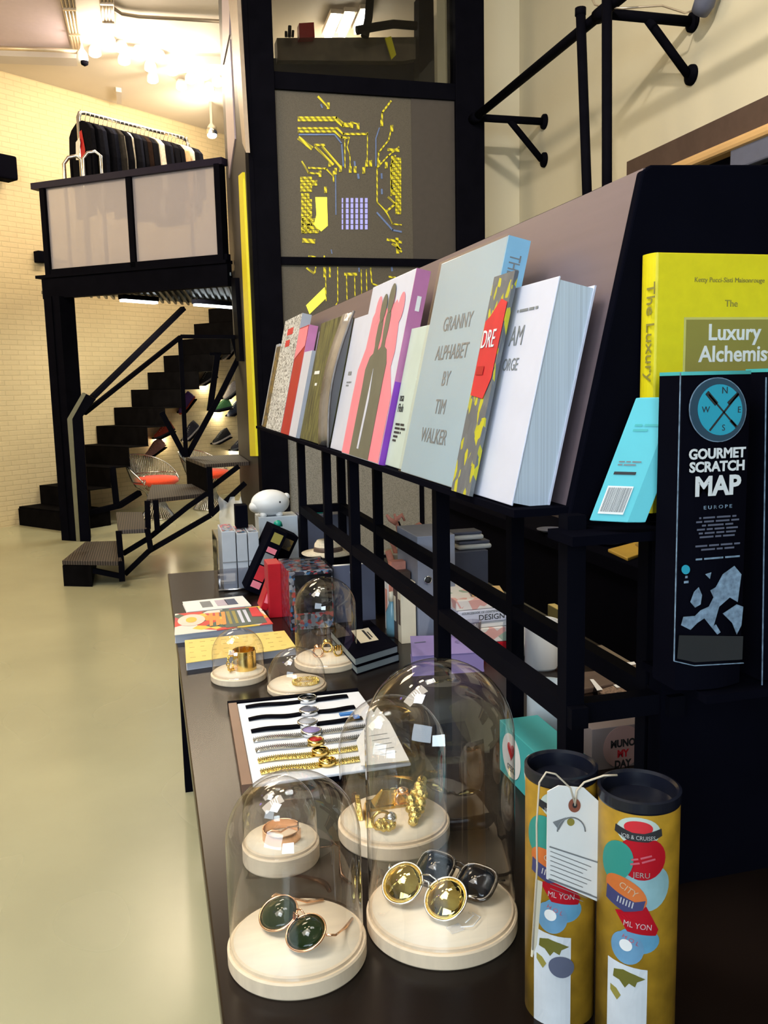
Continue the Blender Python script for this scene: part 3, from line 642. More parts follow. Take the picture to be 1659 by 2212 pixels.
for pts, w in (([(445, 778), (650, 778), (690, 830), (700, 960)], 4), ([(895, 1230), (985, 1330), (1035, 1340)], 5), ([(888, 960), (888, 800), (908, 740)], 3), ([(655, 1000), (657, 1240)], 3), ([(571, 605), (578, 622)], 4), ([(765, 935), (768, 965)], 5), ([(785, 1008), (788, 1030)], 6), ([(921, 1005), (922, 1030)], 5), ([(922, 1095), (923, 1120)], 5), ([(980, 1060), (982, 1090)], 5), ([(630, 1445), (634, 1465)], 3), ([(790, 1550), (792, 1570)], 4), ([(980, 1545), (982, 1565)], 5)):
    trace(b, [zz(*p) for p in pts], w*.0028)
b.mi = 4
MB().prism([E_(*zz(x, y), -.005) for x, y in ((538, 1140), (605, 1140), (610, 1305), (572, 1338), (530, 1300), (545, 1240))], (0, -.003, 0)).build('yellow_light_panel', 'chipY', el)
MB().prism([E_(*zz(x, y), -.005) for x, y in ((592, 1660), (598, 1725), (505, 1815), (485, 1765))], (0, -.003, 0)).build('yellow_light_panel', 'chipY', el)
for i in range(6):
    for j in range(6):
        x = 695+i*27.5; y = 1158+j*31; r = 7.5 if i else 4
        b.prism([E_(*zz(x-r, y-13), -.004), E_(*zz(x+r, y-13), -.004), E_(*zz(x+r, y+13), -.004), E_(*zz(x-r, y+13), -.004)], (0, -.002, 0))
b.build('circuit_print_panel', ['panelgrey', 'traceY', 'traceB', 'chipY', 'chipB'], el)
# flank
FL = lambda x, y, X_=.863: atx(x, y, X_)
MB().box((xl, EY+.16, 0), (xl+.06, EY+1.75, CZ-.01)).build('side_panel', mat('dark_side', (.03, .027, .027), .5), el)
f1 = [FL(478, -5), FL(500, -5), FL(512, 300), FL(486, 380)]
MB().prism([FL(482, -5), FL(499, -5), FL(498, 75), FL(484, 140)], (-.012, 0, 0)).prism([FL(487, 165), FL(499, 85), FL(510, 300), FL(497, 385)], (-.012, 0, 0)).build('lilac_panel', 'lilac', el)
MB().prism([FL(501, -5), FL(520, -5), FL(540, 330), FL(532, 310)], (-.03, 0, 0)).build('side_trim', mat('warm_grey_trim', (.42, .34, .27), .5), el)
MB().prism([FL(520, 380), FL(529, 372), FL(558, 985), FL(545, 985)], (-.02, 0, 0)).build('yellow_strip', 'ypaint', el)
MB().prism([FL(508, 600), FL(517, 600), FL(528, 780), FL(520, 780)], (-.04, 0, 0)).build('door_handle', 'black', el)
# what shows through the upper pane
lg = lambda x, y, Y_: aty(x, y, Y_)
def flat(nm, pts, Y_, m, lab, cat, d=.15): return tag(MB().prism([lg(x, y, Y_) for x, y in pts], (0, d, 0)).build(nm, m), lab, cat)
MB().prism([aty(580, 126, 8.2), aty(995, 118, 8.2), aty(995, 230, 8.2), aty(580, 230, 8.2)], (0, .06, 0)).build('shaft_back', 'blackm', el)
flat('concrete_beam', [(598, 82), (600, 130), (870, 132), (905, 126), (905, 80)], 8.1, mat('rough_concrete', (.15, .12, .08), .8, var=.3, scale=8), 'rough concrete beam seen through the top pane of the lift', 'beam')
flat('duct', [(905, -10), (985, -10), (985, 200), (905, 200)], 8.0, 'blackm', 'dark duct at the right behind the top lift pane', 'duct')
flat('red_box', [(646, 50), (678, 48), (680, 80), (647, 82)], 7.95, 'red', 'small red box standing on the concrete beam', 'box', .1)
flat('yellow_strap', [(832, 82), (845, 78), (856, 118), (846, 128)], 7.9, 'ypaint', 'yellow strap hanging over the concrete beam', 'strap', .02)
flat('cable_tray', [(786, 168), (970, 182), (966, 197), (790, 185)], 7.6, 'bluegrey', 'grey cable tray low behind the top lift pane', 'tray', .1)
tag(MB().tube([lg(800, -10, 7.8), lg(796, 40, 7.8), lg(788, 80, 7.8)], .035).tube([lg(770, 66, 7.8), lg(812, 58, 7.8), lg(850, 52, 7.8), lg(900, 56, 7.8)], .035).build('steel_pipe', 'black'), 'crossed black pipes behind the top lift pane', 'pipe')
tag(MB().tube([lg(625, 80, 7.9), lg(626, 56, 7.9)], .015).tube([lg(632, 80, 7.9), lg(633, 66, 7.9)], .012).tube([lg(618, 80, 7.9), lg(618, 68, 7.9)], .012).build('bolt_cluster', 'black'), 'black threaded rods left of the red box', 'rods')
tl = MB()
for k, (x, y) in enumerate(((722, 52), (752, 48), (786, 42))):
    a = atz(x-14, y+28, CZ-.1); c_ = atz(x+6, y-18, CZ-.1)
    t = thing('fluorescent_light', a, ['leftmost', 'middle', 'rightmost'][k]+' of the three fluorescent tubes seen through the top lift pane', 'ceiling light')
    MB().bar(a+V((0, 0, .04)), c_+V((0, 0, .04)), .12, .04).build('housing', 'conduit', t); MB().bar(a, c_, .07, .04).build('tube', 'lampN', t)
lamp('shaft_glow', 'POINT', (2.1, 9.6, 4.8), (1, .82, .55), 38, .2)

# ================================================================== PIPES ON THE RIGHT WALL
PX = 2.69; pz = 3.66
t = thing('wall_pipe', (PX, 6.0, pz), 'long black steel pipe on wall brackets running from the lift toward the viewer', 'pipe')
MB().tube([(PX, EY-.02, pz), (PX, 4.97, pz), (PX, 3.2, pz)], .032, 12).build('pipe', 'black', t)
for Y_ in (7.0, 4.95):
    MB().tube([(PX, Y_, pz), (3.27, Y_, pz)], .03, 12).build('bracket_arm', 'black', t)
    MB().tube([(2.98, Y_, pz), (3.27, Y_, pz-.30)], .026, 12).build('bracket_brace', 'black', t)
    for z in (pz, pz-.30):
        MB().lathe((3.3, Y_, z), [(0, .035), (.03, .03), (.058, .02), (.06, 0), (0, 0)], 20, M4.Rotation(radians(-90), 3, 'Y')).build('flange', 'black', t)
    MB().tube([(PX, Y_-.07, pz), (PX, Y_+.05, pz)], .043, 12).build('coupling', 'black', t)
for (a, c_, lab) in (((1254, 22), (1270, 470), 'thin black vertical pole hanging from the wall pipe, slightly leaning left one'), ((1311, -30), (1311, 450), 'thin black vertical pole hanging from the wall pipe, straight right one')):
    p, q2 = atx(*a, PX-.05), atx(*c_, PX-.05)
    t = thing('hanging_pole', q2, lab, 'pole')
    MB().tube([p, q2+(q2-p)*.55], .029, 12).build('pole', 'black', t)
    MB().tube([p+V((0, 0, -.03)), p+V((0, 0, .012))], .033, 12).build('cap', 'black', t)
tag(MB().tube([atx(1270, -20, PX), atx(1285, 10, PX), atx(1310, 16, PX), atx(1345, 18, PX), atx(1430, 12, 3.0), atx(1480, 28, 3.1), atx(1500, 22, 3.2), atx(1506, -20, 3.25)], .006, 6).build('cable', 'conduit'), 'thin pale cable tied along the upper pipe bracket', 'cable')
c = atx(1522, 5, 3.2)
t = thing('wall_spotlight', c, 'small grey spotlight at the top right beside the cable', 'spotlight')
MB().lathe(c, [(0, -.07), (.05, -.06), (.06, .0), (.04, .1), (0, .12)], 18, M4.Rotation(radians(50), 3, 'X')).build('lamp_head', 'bluegrey', t)
MB().bar(c, (3.3, c.y, c.z+.06), .03).build('mount', 'grey', t)
# shelf unit high on right wall
t = thing('wall_shelf', (3.2, 2.0, 2.6), 'dark brown shelf with pale wood edge along the right wall above the black rack end', 'shelf')
MB().box((3.1, -1, 2.80), (3.3, 5.35, 2.945)).build('fascia', 'darkwood', t)
MB().box((3.06, -1, 2.74), (3.3, 5.35, 2.80)).build('wood_edge', 'woodtrim', t, bevel=.02)
MB().box((3.15, -1, 2.2), (3.3, 5.0, 2.74)).build('back_board', 'blackm', t)
tag(MB().obox(atx(1575, 372, 3.08), (0, -.5, 0), (.07, 0, 0), (0, .0, .12)).build('shelf_box', 'bluegrey', bevel=.01), 'blue-grey box under the pale wood shelf edge at the right', 'box')

# ================================================================== TABLE
TZ = .85
tb = thing('display_table', (.58, 1.9, 0), 'long dark steel display table carrying the book rack and bell jars', 'table')
MB().box((.042, .2, TZ-.03), (1.135, 3.414, TZ)).build('tabletop', 'table', tb, bevel=.003)
for x in (.09, 1.085):
    for y in (.3, 3.35): MB().box((x-.03, y-.03, 0), (x+.03, y+.03, TZ-.03)).build('leg', 'black', tb)
MB().box((.10, .25, TZ-.42), (1.08, 3.36, TZ-.39)).build('lower_shelf', 'black', tb)
# low dark counter beyond the table
t = thing('side_counter', (1.9, 2.8, 0), 'long black counter standing beyond the table on the right', 'counter')
MB().box((1.5, .2, .90), (2.5, 4.6, .95)).build('top', 'blackm', t, bevel=.004)
MB().box((1.53, .25, 0), (2.48, 4.57, .90)).build('body', 'blackm', t)
tag(MB().prism([(2.5, 4.6, 0), (3.29, 4.6, 0), (3.29, 4.6, 1.35), (2.5, 4.6, 1.35)], (0, .4, 0)).build('low_cabinet', 'blackm', bevel=.01), 'black cabinet behind the counter by the right wall', 'cabinet')
tag(MB().box((1.9, .3, .951), (2.49, 3.9, 1.38)).build('black_case', 'blackm', bevel=.01), 'long black case along the back of the counter', 'case')

def onc(x, y, z=.95): return atz(x, y, z)
c = onc(1360, 1204); t = thing('wallet', c, 'mustard yellow wallet lying on the black counter', 'wallet')
MB().prism([onc(1313, 1193), onc(1356, 1213), onc(1416, 1190), onc(1384, 1174)], (0, 0, .012)).build('cover', mat('mustard_leather', (.52, .32, .05), .5), t, bevel=.003)
MB().prism([onc(1372, 1178, .963), onc(1392, 1190, .963), onc(1414, 1184, .963), onc(1394, 1172, .963)], (0, 0, .006)).build('flap', mat('ochre_leather', (.30, .2, .05), .5), t)
for x, y, lab in ((1190, 1150, 'cream plate at the far end of the black counter'), (1318, 1176, 'grey plate on the counter beside the mustard wallet')):
    c = onc(x, y); t = thing('plate', c, lab.replace('cream', 'small grey'), 'plate')
    MB().lathe(c, [(0, .002), (.03, .002), (.055, .012), (.057, .015), (.05, .013), (.03, .008), (0, .007)], 30).build('dish', 'bluegrey', t)
c = onc(1085, 1098); tag(MB().ell(c+V((0, 0, .012)), (.03, .02, .012)).ell(c+V((.05, .05, .012)), (.03, .02, .012)).build('trinket', 'silver'), 'small silver trinket at the counter\'s far corner', 'trinket')

# ================================================================== BOOK RACK
LZ = 1.39; K = .2266; YN, YF = 1.03, 3.72
bx = lambda z: .522+K*(z-1.379)
rk = thing('book_rack', (.59, 2.1, TZ), 'black steel book rack with slanted display board standing on the table', 'rack')
for Y_ in (1.10, 1.545, 2.27, 3.09):
    for X_, nm in ((.52, 'post'), (.663, 'post')):
        if Y_ < 1.2: Y_u = 1.017 if X_ < .6 else 1.06
        else: Y_u = Y_ if X_ < .6 else {1.545: 1.53, 2.27: 2.57, 3.09: 3.09}[Y_]
        MB().box((X_-.013, Y_u-.013, TZ), (X_+.013, Y_u+.013, LZ-.01)).build(nm, 'black', rk)
MB().box((.508, 2.62, TZ), (.532, 2.645, LZ-.01)).build('post', 'black', rk)
for X_ in (.52, .663): MB().bar((X_, .99, 1.115), (X_, 3.10, 1.115), .024, .028).build('rail', 'black', rk)
for Y_ in (1.017, 3.09): MB().bar((.52, Y_, 1.115), (.663, Y_, 1.115), .024, .028).build('cross_bar', 'black', rk)
# slanted board
MB().hexa([(bx(1.37), YN, 1.37), (bx(1.37)+.01, YN, 1.37), (bx(1.37)+.01, YF-.25, 1.37), (bx(1.37), YF-.25, 1.37), (bx(1.812), YN, 1.812), (bx(1.812)+.01, YN, 1.812), (bx(1.812)+.01, YF-.25, 1.812), (bx(1.812), YF-.25, 1.812)]).build('display_board', 'board', rk)
MB().box((.445, YN-.0, LZ-.012), (.54, YF+.05, LZ-.002)).build('ledge', 'blackm', rk)
MB().box((.62, YN+.1, 1.795), (.84, YF-.25, 1.812)).build('top_plate', 'blackm', rk)
# end cap facing the viewer
MB().prism([(.516, YN-.004, 1.362), (.617, YN-.004, 1.808), (.630, YN-.004, 1.816), (.92, YN-.004, 1.828), (1.0, YN-.004, 1.362)], (0, .016, 0)).build('end_cap', 'blackm', rk, bevel=.003)
MB().box((.49, .957, 1.350), (1.0, YN-.004, 1.362)).build('end_ledge', 'blackm', rk)
MB().box((.645, 1.0, TZ), (1.12, 1.03, 1.35)).build('end_panel', 'blackm', rk)
MB().box((.615, .86, 1.170), (1.0, 1.0, 1.180)).build('lower_ledge', 'blackm', rk)

EX, EY_ = V((0, -1, 0)), V((K, 0, 1)).normalized(); NRM = EX.cross(EY_)
def book(name, y0, y1, xf, th, h, cov, lab, pages='paper', spine=None, side='near', cat='book', bev=.001, z0=LZ):
    """leaning book: cover at x=xf at the ledge; returns thing and cover frame (origin at far-bottom corner)"""
    o = V((xf, y1, z0)); W_ = y1-y0; t = thing(name, V((xf+th/2, (y0+y1)/2, z0)), lab, cat)
    c = .0025 if th > .008 else 0
    n = -NRM
    if c:
        MB().obox(o+n*c+EX*.004+EY_*.004, EX*(W_-.006), EY_*(h-.008), n*(th-2*c)).build('pages', pages, t)
        MB().obox(o, EX*W_, EY_*h, n*c).build('front_cover', cov, t, bevel=bev)
        MB().obox(o+n*(th-c), EX*W_, EY_*h, n*c).build('back_cover', cov if spine is None else spine, t)
        if side == 'near': MB().obox(o+EX*(W_-.002)+n*c*0, EX*.003, EY_*h, n*th).build('spine', spine or cov, t)
        elif side == 'far': MB().obox(o, EX*.003, EY_*h, n*th).build('spine', spine or cov, t)
    else: MB().obox(o, EX*W_, EY_*h, n*th).build('cover', cov, t)
    return t, loc2(o, EX, EY_), W_, h
# B1 thick white
t, f, w, h = book('art_book', 1.055, 1.243, .452, .054, .30, 'cwhite', 'thick white paperback art book at the near end of the rack', pages='pages', side='far')
text(t, 'AM', f(.068, .215), EX, EY_, .04, 'greyink', .8); text(t, 'ORGE', f(.062, .180), EX, EY_, .025, 'greyink', .8); text(t, '~1742', f(.075, .262), EX, EY_, .008, 'greyink')
# B2 patterned
t, f, w, h = book('patterned_booklet', 1.172, 1.249, .437, .006, .322, 'dotprint', 'grey booklet with yellow spots and red panel, leaning on the white art book')
# bring text and panel
pts = [f(.004, .145), f(.055, .14), f(.072, .17), f(.074, .278), f(.05, .285), f(.02, .262), f(.004, .255)]
decal(t, 'red_panel', pts, 'redink', NRM); text(t, 'DRE', f(.006, .215)+NRM*.0014, EX, EY_, .038, 'lightink', .75); text(t, '~2', f(.01, .175)+NRM*.0014, EX, EY_, .028, 'red', 1)
# B3 granny alphabet
t, f, w, h = book('large_photo_book', 1.255, 1.565, .449, .036, .385, 'cloud', 'large pale blue photography book wrapped in film with grey lettering', spine='spineblue')
for s_, y_, x_ in (('GRANNY', .255, .155), ('ALPHABET', .205, .155), ('BY', .160, .155), ('TIM', .112, .155), ('WALKER', .062, .150)):
    text(t, s_, f(x_, y_), EX, EY_, .036, 'greyink', .95, 'CENTER')
o = f(w+.0012, .0); text(t, 'THE GRANNY ALPHABET', V(o)-NRM*.008+EY_*.36, -EY_, -NRM, .026, 'greyink', .7)
film = MB().obox(f(-.004, 0)+NRM*.0035, EX*(w+.008), EY_*(h+.002), -NRM*.0006).build('film_wrap', glass('shrink_film', (.97, .98, .99), (.9, .9, .9), .35, .10), t)
# B4
t, f, w, h = book('slim_green_book', 1.58, 1.712, .459, .022, .276, 'seafoam', 'slim sea-green paperback standing left of the large photo book', pages='pageswarm', side='far')
text(t, 'nsa\nFloh', f(.015, .13), EX, EY_, .024, 'ink', .9, space=.9); text(t, '~54/65/61/5/4', f(.02, .082), EX, EY_, .009, 'ink', 1.3, space=.9)
# B5 pink figures
t, f, w, h = book('pink_figure_book', 1.72, 2.07, .447, .030, .398, 'cwhite', 'tall book with grey figures on a pink silhouette and a mauve spine', spine='mauve')
def sil(cx, sc, m, nm, off, wd=1):
    pr = [(-.5, 0), (-.48, .45), (-.5, .56), (-.33, .64), (-.14, .66), (-.12, .70), (-.17, .76), (-.16, .84), (-.08, .90), (.08, .90), (.16, .84), (.17, .76), (.12, .70), (.14, .66), (.33, .64), (.5, .56), (.48, .45), (.5, 0)]
    decal(t, nm, [f(cx+x*.13*wd, .002+y*.36*sc) for x, y in pr], m, NRM, off=off)
decal(t, 'pink_silhouette', [f(.004, .002), f(.346, .002), f(.346, .14), f(.30, .2), f(.31, .235), f(.29, .32), f(.25, .345), f(.21, .33), f(.15, .335), f(.10, .35), f(.06, .32), f(.05, .25), f(.01, .2), f(.004, .12)], 'pink', NRM, off=.0006)
sil(.15, .98, 'olive', 'grey_figure', .0012, 1.0); sil(.205, 1.03, 'olive', 'grey_figure', .0014, .9)
for cx_, cy_, m_, o_ in ((.205, .345, 'pink', .0009), (.10, .335, 'pink', .0009), (.29, .325, 'pink', .0009), (.15, .335, 'olive', .0017), (.205, .352, 'olive', .0019)):
    decal(t, 'grey_figure' if m_ == 'olive' else 'pink_silhouette', [f(cx_+.024*cos(2*pi*k/20), cy_+.032*sin(2*pi*k/20)) for k in range(20)], m_, NRM, off=o_)
decal(t, 'pale_streak', [f(.15, .02), f(.165, .02), f(.175, .13), f(.162, .2)], 'cwhite', NRM, off=.002)
MB().obox(f(w+.001, 0), EX*.003, EY_*.17, -NRM*.016).build('violet_edge', 'violet', t)
text(t, '~3', f(w+.0015, .345)-NRM*.012, -EY_, -NRM, .02, 'paper', 1)
# B6..B14
t, f, w, h = book('white_paperback', 2.075, 2.25, .456, .018, .338, 'cwhite', 'white paperback directly left of the pink figure book'); text(t, '~5', f(.05, .19), EX, EY_, .02, 'greyink', .7); text(t, '~452/33', f(.05, .17), EX, EY_, .008, 'greyink', 1)
t = thing('curved_magazine', (.45, 2.33, LZ), 'glossy dark magazine curling forward between the white and olive books', 'magazine')
rows = []
for i in range(11):
    v = i/10*.36; rows.append([V((.455+K*.97*v-.022*sin(pi*v/.36)+.012*sin(pi*u_/6), 2.262+.125*u_/6, LZ+.972*v)) for u_ in range(7)])
MB().sheet(rows).build('cover', 'curveg', t, solid=.005)
t, f, w, h = book('olive_book', 2.41, 2.73, .457, .032, .36, 'oliveprint', 'olive green photographic hardcover in the middle of the rack', pages='grey', side='none')
text(t, '~8', f(.05, .20), EX, EY_, .022, 'paper', .9); text(t, '~4', f(.09, .165), EX, EY_, .018, 'paper', .9)
t, f, w, h = book('small_white_book', 2.755, 2.895, .449, .030, .278, 'cwhite', 'small blank white book in front of the red one', pages='grey', side='near', spine='grey')
t, f, w, h = book('lilac_book', 2.745, 2.89, .484, .012, .345, mat('lilac_cover', (.42, .36, .55), .4), 'lilac book standing behind the small white book')
t, f, w, h = book('red_book', 2.905, 3.09, .450, .030, .37, 'red', 'dark red book with pink top between white and scribbled books', side='near', spine='mauve')
decal(t, 'pink_top', [f(.004, .26), f(.18, .30), f(.18, .365), f(.004, .365)], 'pink', NRM)
t, f, w, h = book('scribbled_book', 3.11, 3.50, .452, .034, .425, 'scrib', 'thick white book covered in black scribbles with red title', pages='grey', side='near', spine='grey')
text(t, '~4/3', f(.12, .36), EX, EY_, .055, 'redink', 1.2, space=.8)
t, f, w, h = book('brown_book', 3.515, 3.66, .458, .018, .33, 'goldprint', 'brown and gold photographic book at the far end of the rack')
t, f, w, h = book('grey_booklet', 3.665, 3.76, .468, .012, .345, 'grey', 'narrow grey booklet peeking out last behind the brown book')

# yellow book on the end
yf, yb = .985, 1.018
t = thing('yellow_hardcover', (.71, 1.0, 1.37), 'bright yellow hardcover leaning on the black rack end', 'book')
zt = 1.703; X0, X1 = .612, .80
b = MB(); b.box((X0+.004, yf, 1.38), (X1, yf+.003, zt)); b.build('front_cover', 'yellow', t, bevel=.001)
MB().box((X0+.004, yb-.003, 1.38), (X1, yb, zt)).build('back_cover', 'yellow', t)
MB().box((X0+.006, yf+.003, 1.384), (X1-.004, yb-.003, zt-.004)).build('pages', 'paper', t)
prof = [(X0+.004+.006*(1-sin(a)) - .006, yf+(yb-yf)*(1-cos(a))/2) for a in [pi*k/8 for k in range(9)]]
MB().prism([(x, y, 1.38) for x, y in prof], (0, 0, zt-1.38)).build('spine', 'yellow', t)
yx, yz = V((1, 0, 0)), V((0, 0, 1))
text(t, 'Ketty Pucci-Sisti Maisonrouge', (.667, yf, 1.668), yx, yz, .0085, 'gildedink'); text(t, 'The', (.712, yf, 1.638), yx, yz, .012, 'gildedink')
decal(t, 'title_frame', [(.654, yf, 1.45), (.795, yf, 1.45), (.795, yf, 1.625), (.654, yf, 1.625)], mat('pale_gold_ink', (.62, .56, .16), .5), (0, -1, 0), off=.0004)
decal(t, 'title_block', [(.657, yf, 1.453), (.792, yf, 1.453), (.792, yf, 1.622), (.657, yf, 1.622)], 'gildedink', (0, -1, 0), off=.0009)
text(t, 'Luxury', (.688, yf-.001, 1.597), yx, yz, .028, 'paper', .98, bold=.02); text(t, 'Alchemist', (.676, yf-.001, 1.570), yx, yz, .028, 'paper', .98, bold=.02)
text(t, 'The Luxury', (X0-.0026, yf+.012, 1.668), -yz, V((0, -1, 0)), .026, 'gildedink', 1.0)
# turquoise box, leaning
eb, et = aty(1355, 1129, .958), aty(1460, 858, .945)
lb = aty(1272, 1118, .990); lb = V((lb.x, lb.y, eb.z)); rb_ = (aty(1415, 1162, .945)-eb); rb_.z = 0
t = thing('turquoise_box', (eb+lb)/2, 'turquoise carton with a white barcode label leaning on the black rack end', 'box')
upv = et-eb; ea = lb-eb
MB().obox(eb, ea, rb_.normalized()*.022, upv).build('carton', 'turq', t, bevel=.001)
fx = -ea.normalized(); fu = upv.normalized(); fn = fx.cross(fu)
fw = ea.length; g = loc2(lb, fx, fu)
decal(t, 'barcode_label', [g(fw*.16, .010), g(fw*.82, .010), g(fw*.82, .047), g(fw*.16, .047)], 'paper', fn)
b = MB(); xx = .2
while xx < .78:
    w_ = random.choice((.008, .014, .022)); b.prism([g(fw*xx, .013)+fn*.0015, g(fw*(xx+w_), .013)+fn*.0015, g(fw*(xx+w_), .045)+fn*.0015, g(fw*xx, .045)+fn*.0015], fn*.0003); xx += w_+random.choice((.012, .02))
b.build('barcode', 'greyink', t)
text(t, '~7', g(fw*.18, .062), fx, fu, .0085, 'ink', .9); text(t, '~436/38', g(fw*.2, .078), fx, fu, .004, 'greyink', .9); text(t, '~37/6', g(fw*.25, .125), fx, fu, .0065, mat('teal_ink', (.10, .36, .42), .5) and 'teal', .9)
# map boxes
def mapbox(x0, x1, z0, z1, lab, y=.885, full=True):
    t = thing('map_box', ((x0+x1)/2, y+.03, z0), lab, 'box')
    pts = [(x0, y+.048)]+[(x0+(x1-x0)*k/12, y+.0-.010*sin(pi*k/12)+(.0 if k < 12 else 0)) for k in range(13)]+[(x1, y+.048)]
    MB().prism([(a, c_, z0) for a, c_ in pts], (0, 0, z1-z0)).build('carton', 'blackm', t)
    MB().prism([(a-.0005, c_-.001, z1) for a, c_ in pts], (0, 0, .004)).build('lid_edge', 'teal', t)
    return t
MT['navyink'] = mat('navy_ink', (.02, .06, .10), .4, var=.1); MT['steelink'] = mat('steel_blue_ink', (.18, .26, .36), .5, var=.45, scale=120); MT['cyan'] = mat('cyan_ink', (.02, .34, .48), .45, var=.04)
mz0 = aty(1500, 1437, .875).z
t = mapbox(aty(1468, 1100, .885).x, aty(1611, 1100, .885).x, 1.182, 1.553, 'black gourmet scratch map box with cyan compass emblem', .885)
my = .8745; X_ = lambda px: aty(px, 1100, my).x; Zp = lambda px, py: aty(px, py, my)
mf = lambda px, py: V((aty(px, py, my).x, my, aty(px, py, my).z))
ny = (0, -1, 0)
b = MB(); 
for a, c_ in (((1470, 805), (1456, 1428)), ((1456, 1428), (1500, 1438)), ((1500, 1438), (1606, 1432))): b.bar(mf(*a), mf(*c_), .001, .0012, up=(0, 1, 0))
b.build('outline_ink', 'steelink', t)
def disc(cx, cy, r, m, nm, off, ry=None): decal(t, nm, [mf(cx+r*cos(2*pi*k/40), cy+(ry or r)*sin(2*pi*k/40)) for k in range(40)], m, ny, off=off)
disc(1549, 885, 62, 'steelink', 'emblem_rim', .0008, 70); disc(1549, 885, 60, 'navyink', 'emblem_ring', .0013, 68); disc(1553, 885, 48, 'cyan', 'emblem_disc', .0018, 55)
def mtext(s_, px, py, size, m, sx=1, al='CENTER', bold=0): return text(t, s_, mf(px, py)+V((0, -.0016, 0)), yx, yz, size, m, sx, al, bold=bold)
mtext('N', 1563, 850, .011, 'ink'); mtext('W', 1522, 891, .010, 'ink'); mtext('E', 1594, 891, .010, 'ink'); mtext('S', 1560, 930, .010, 'ink')
b = MB(); z_ = V((0, -.0026, 0))
b.bar(mf(1530, 930)+z_, mf(1592, 850)+z_, .0022, .0006, up=(0, 1, 0)); b.bar(mf(1570, 872)+z_, mf(1592, 850)+z_, .0042, .0006, up=(0, 1, 0))
b.bar(mf(1528, 852)+z_, mf(1586, 920)+z_, .0018, .0006, up=(0, 1, 0)); b.bar(mf(1524, 848)+z_, mf(1545, 873)+z_, .0052, .0006, up=(0, 1, 0)); b.bar(mf(1575, 908)+z_, mf(1588, 922)+z_, .0032, .0006, up=(0, 1, 0))
b.build('knife_and_fork', 'ink', t)
mtext('GOURMET', 1547, 989, .0160, 'lightink', .98, bold=.035); mtext('SCRATCH', 1547, 1017, .0160, 'lightink', 1.02, bold=.035); mtext('MAP', 1547, 1068, .0310, 'lightink', 1.0, bold=.035)
mtext('E U R O P E', 1548, 1098, .0058, 'steelink', 1.3)
mtext('~1672/3574/284/4356/2545/736', 1548, 1118, .0045, 'bluegrey', 1.15)
mtext('~6563/735', 1548, 1178, .0045, 'bluegrey', 1.15); mtext('~397', 1548, 1206, .0045, 'steelink', 1.25)
disc(1480, 1230, 9, 'cyan', 'seal', .001, 10); mtext('~1/2', 1480, 1248, .006, 'steelink', 1)
eu = [[(1540, 1352), (1552, 1310), (1575, 1290), (1592, 1300), (1600, 1240), (1585, 1222), (1560, 1240), (1545, 1268), (1533, 1275), (1540, 1290), (1530, 1310), (1512, 1318), (1500, 1330), (1475, 1332), (1470, 1350), (1490, 1360), (1505, 1345), (1520, 1335), (1528, 1345), (1548, 1370), (1555, 1365), (1545, 1348)], [(1490, 1300), (1498, 1278), (1508, 1268), (1515, 1285), (1512, 1305), (1500, 1312)], [(1560, 1325), (1580, 1345), (1590, 1370), (1600, 1350), (1604, 1310), (1590, 1305)], [(1522, 1240), (1535, 1236), (1532, 1250)]]
for e_ in eu: decal(t, 'map_of_europe', [mf(x, y) for x, y in e_], 'steelink', ny, off=.001)
decal(t, 'footer_panel', [mf(1466, 1372), mf(1604, 1374), mf(1602, 1424), mf(1500, 1430), mf(1462, 1422)], mat('charcoal_ink', (.018, .02, .024), .5), ny, off=.0008)
t = mapbox(aty(1656, 1100, .883).x, .84, 1.182, 1.555, 'second black map box, cut off by the right picture edge', .883)
b = MB(); my = .8725
b.bar(mf(1655, 815), mf(1646, 1490), .001, .0012, up=(0, 1, 0)); b.build('outline_ink', 'steelink', t)

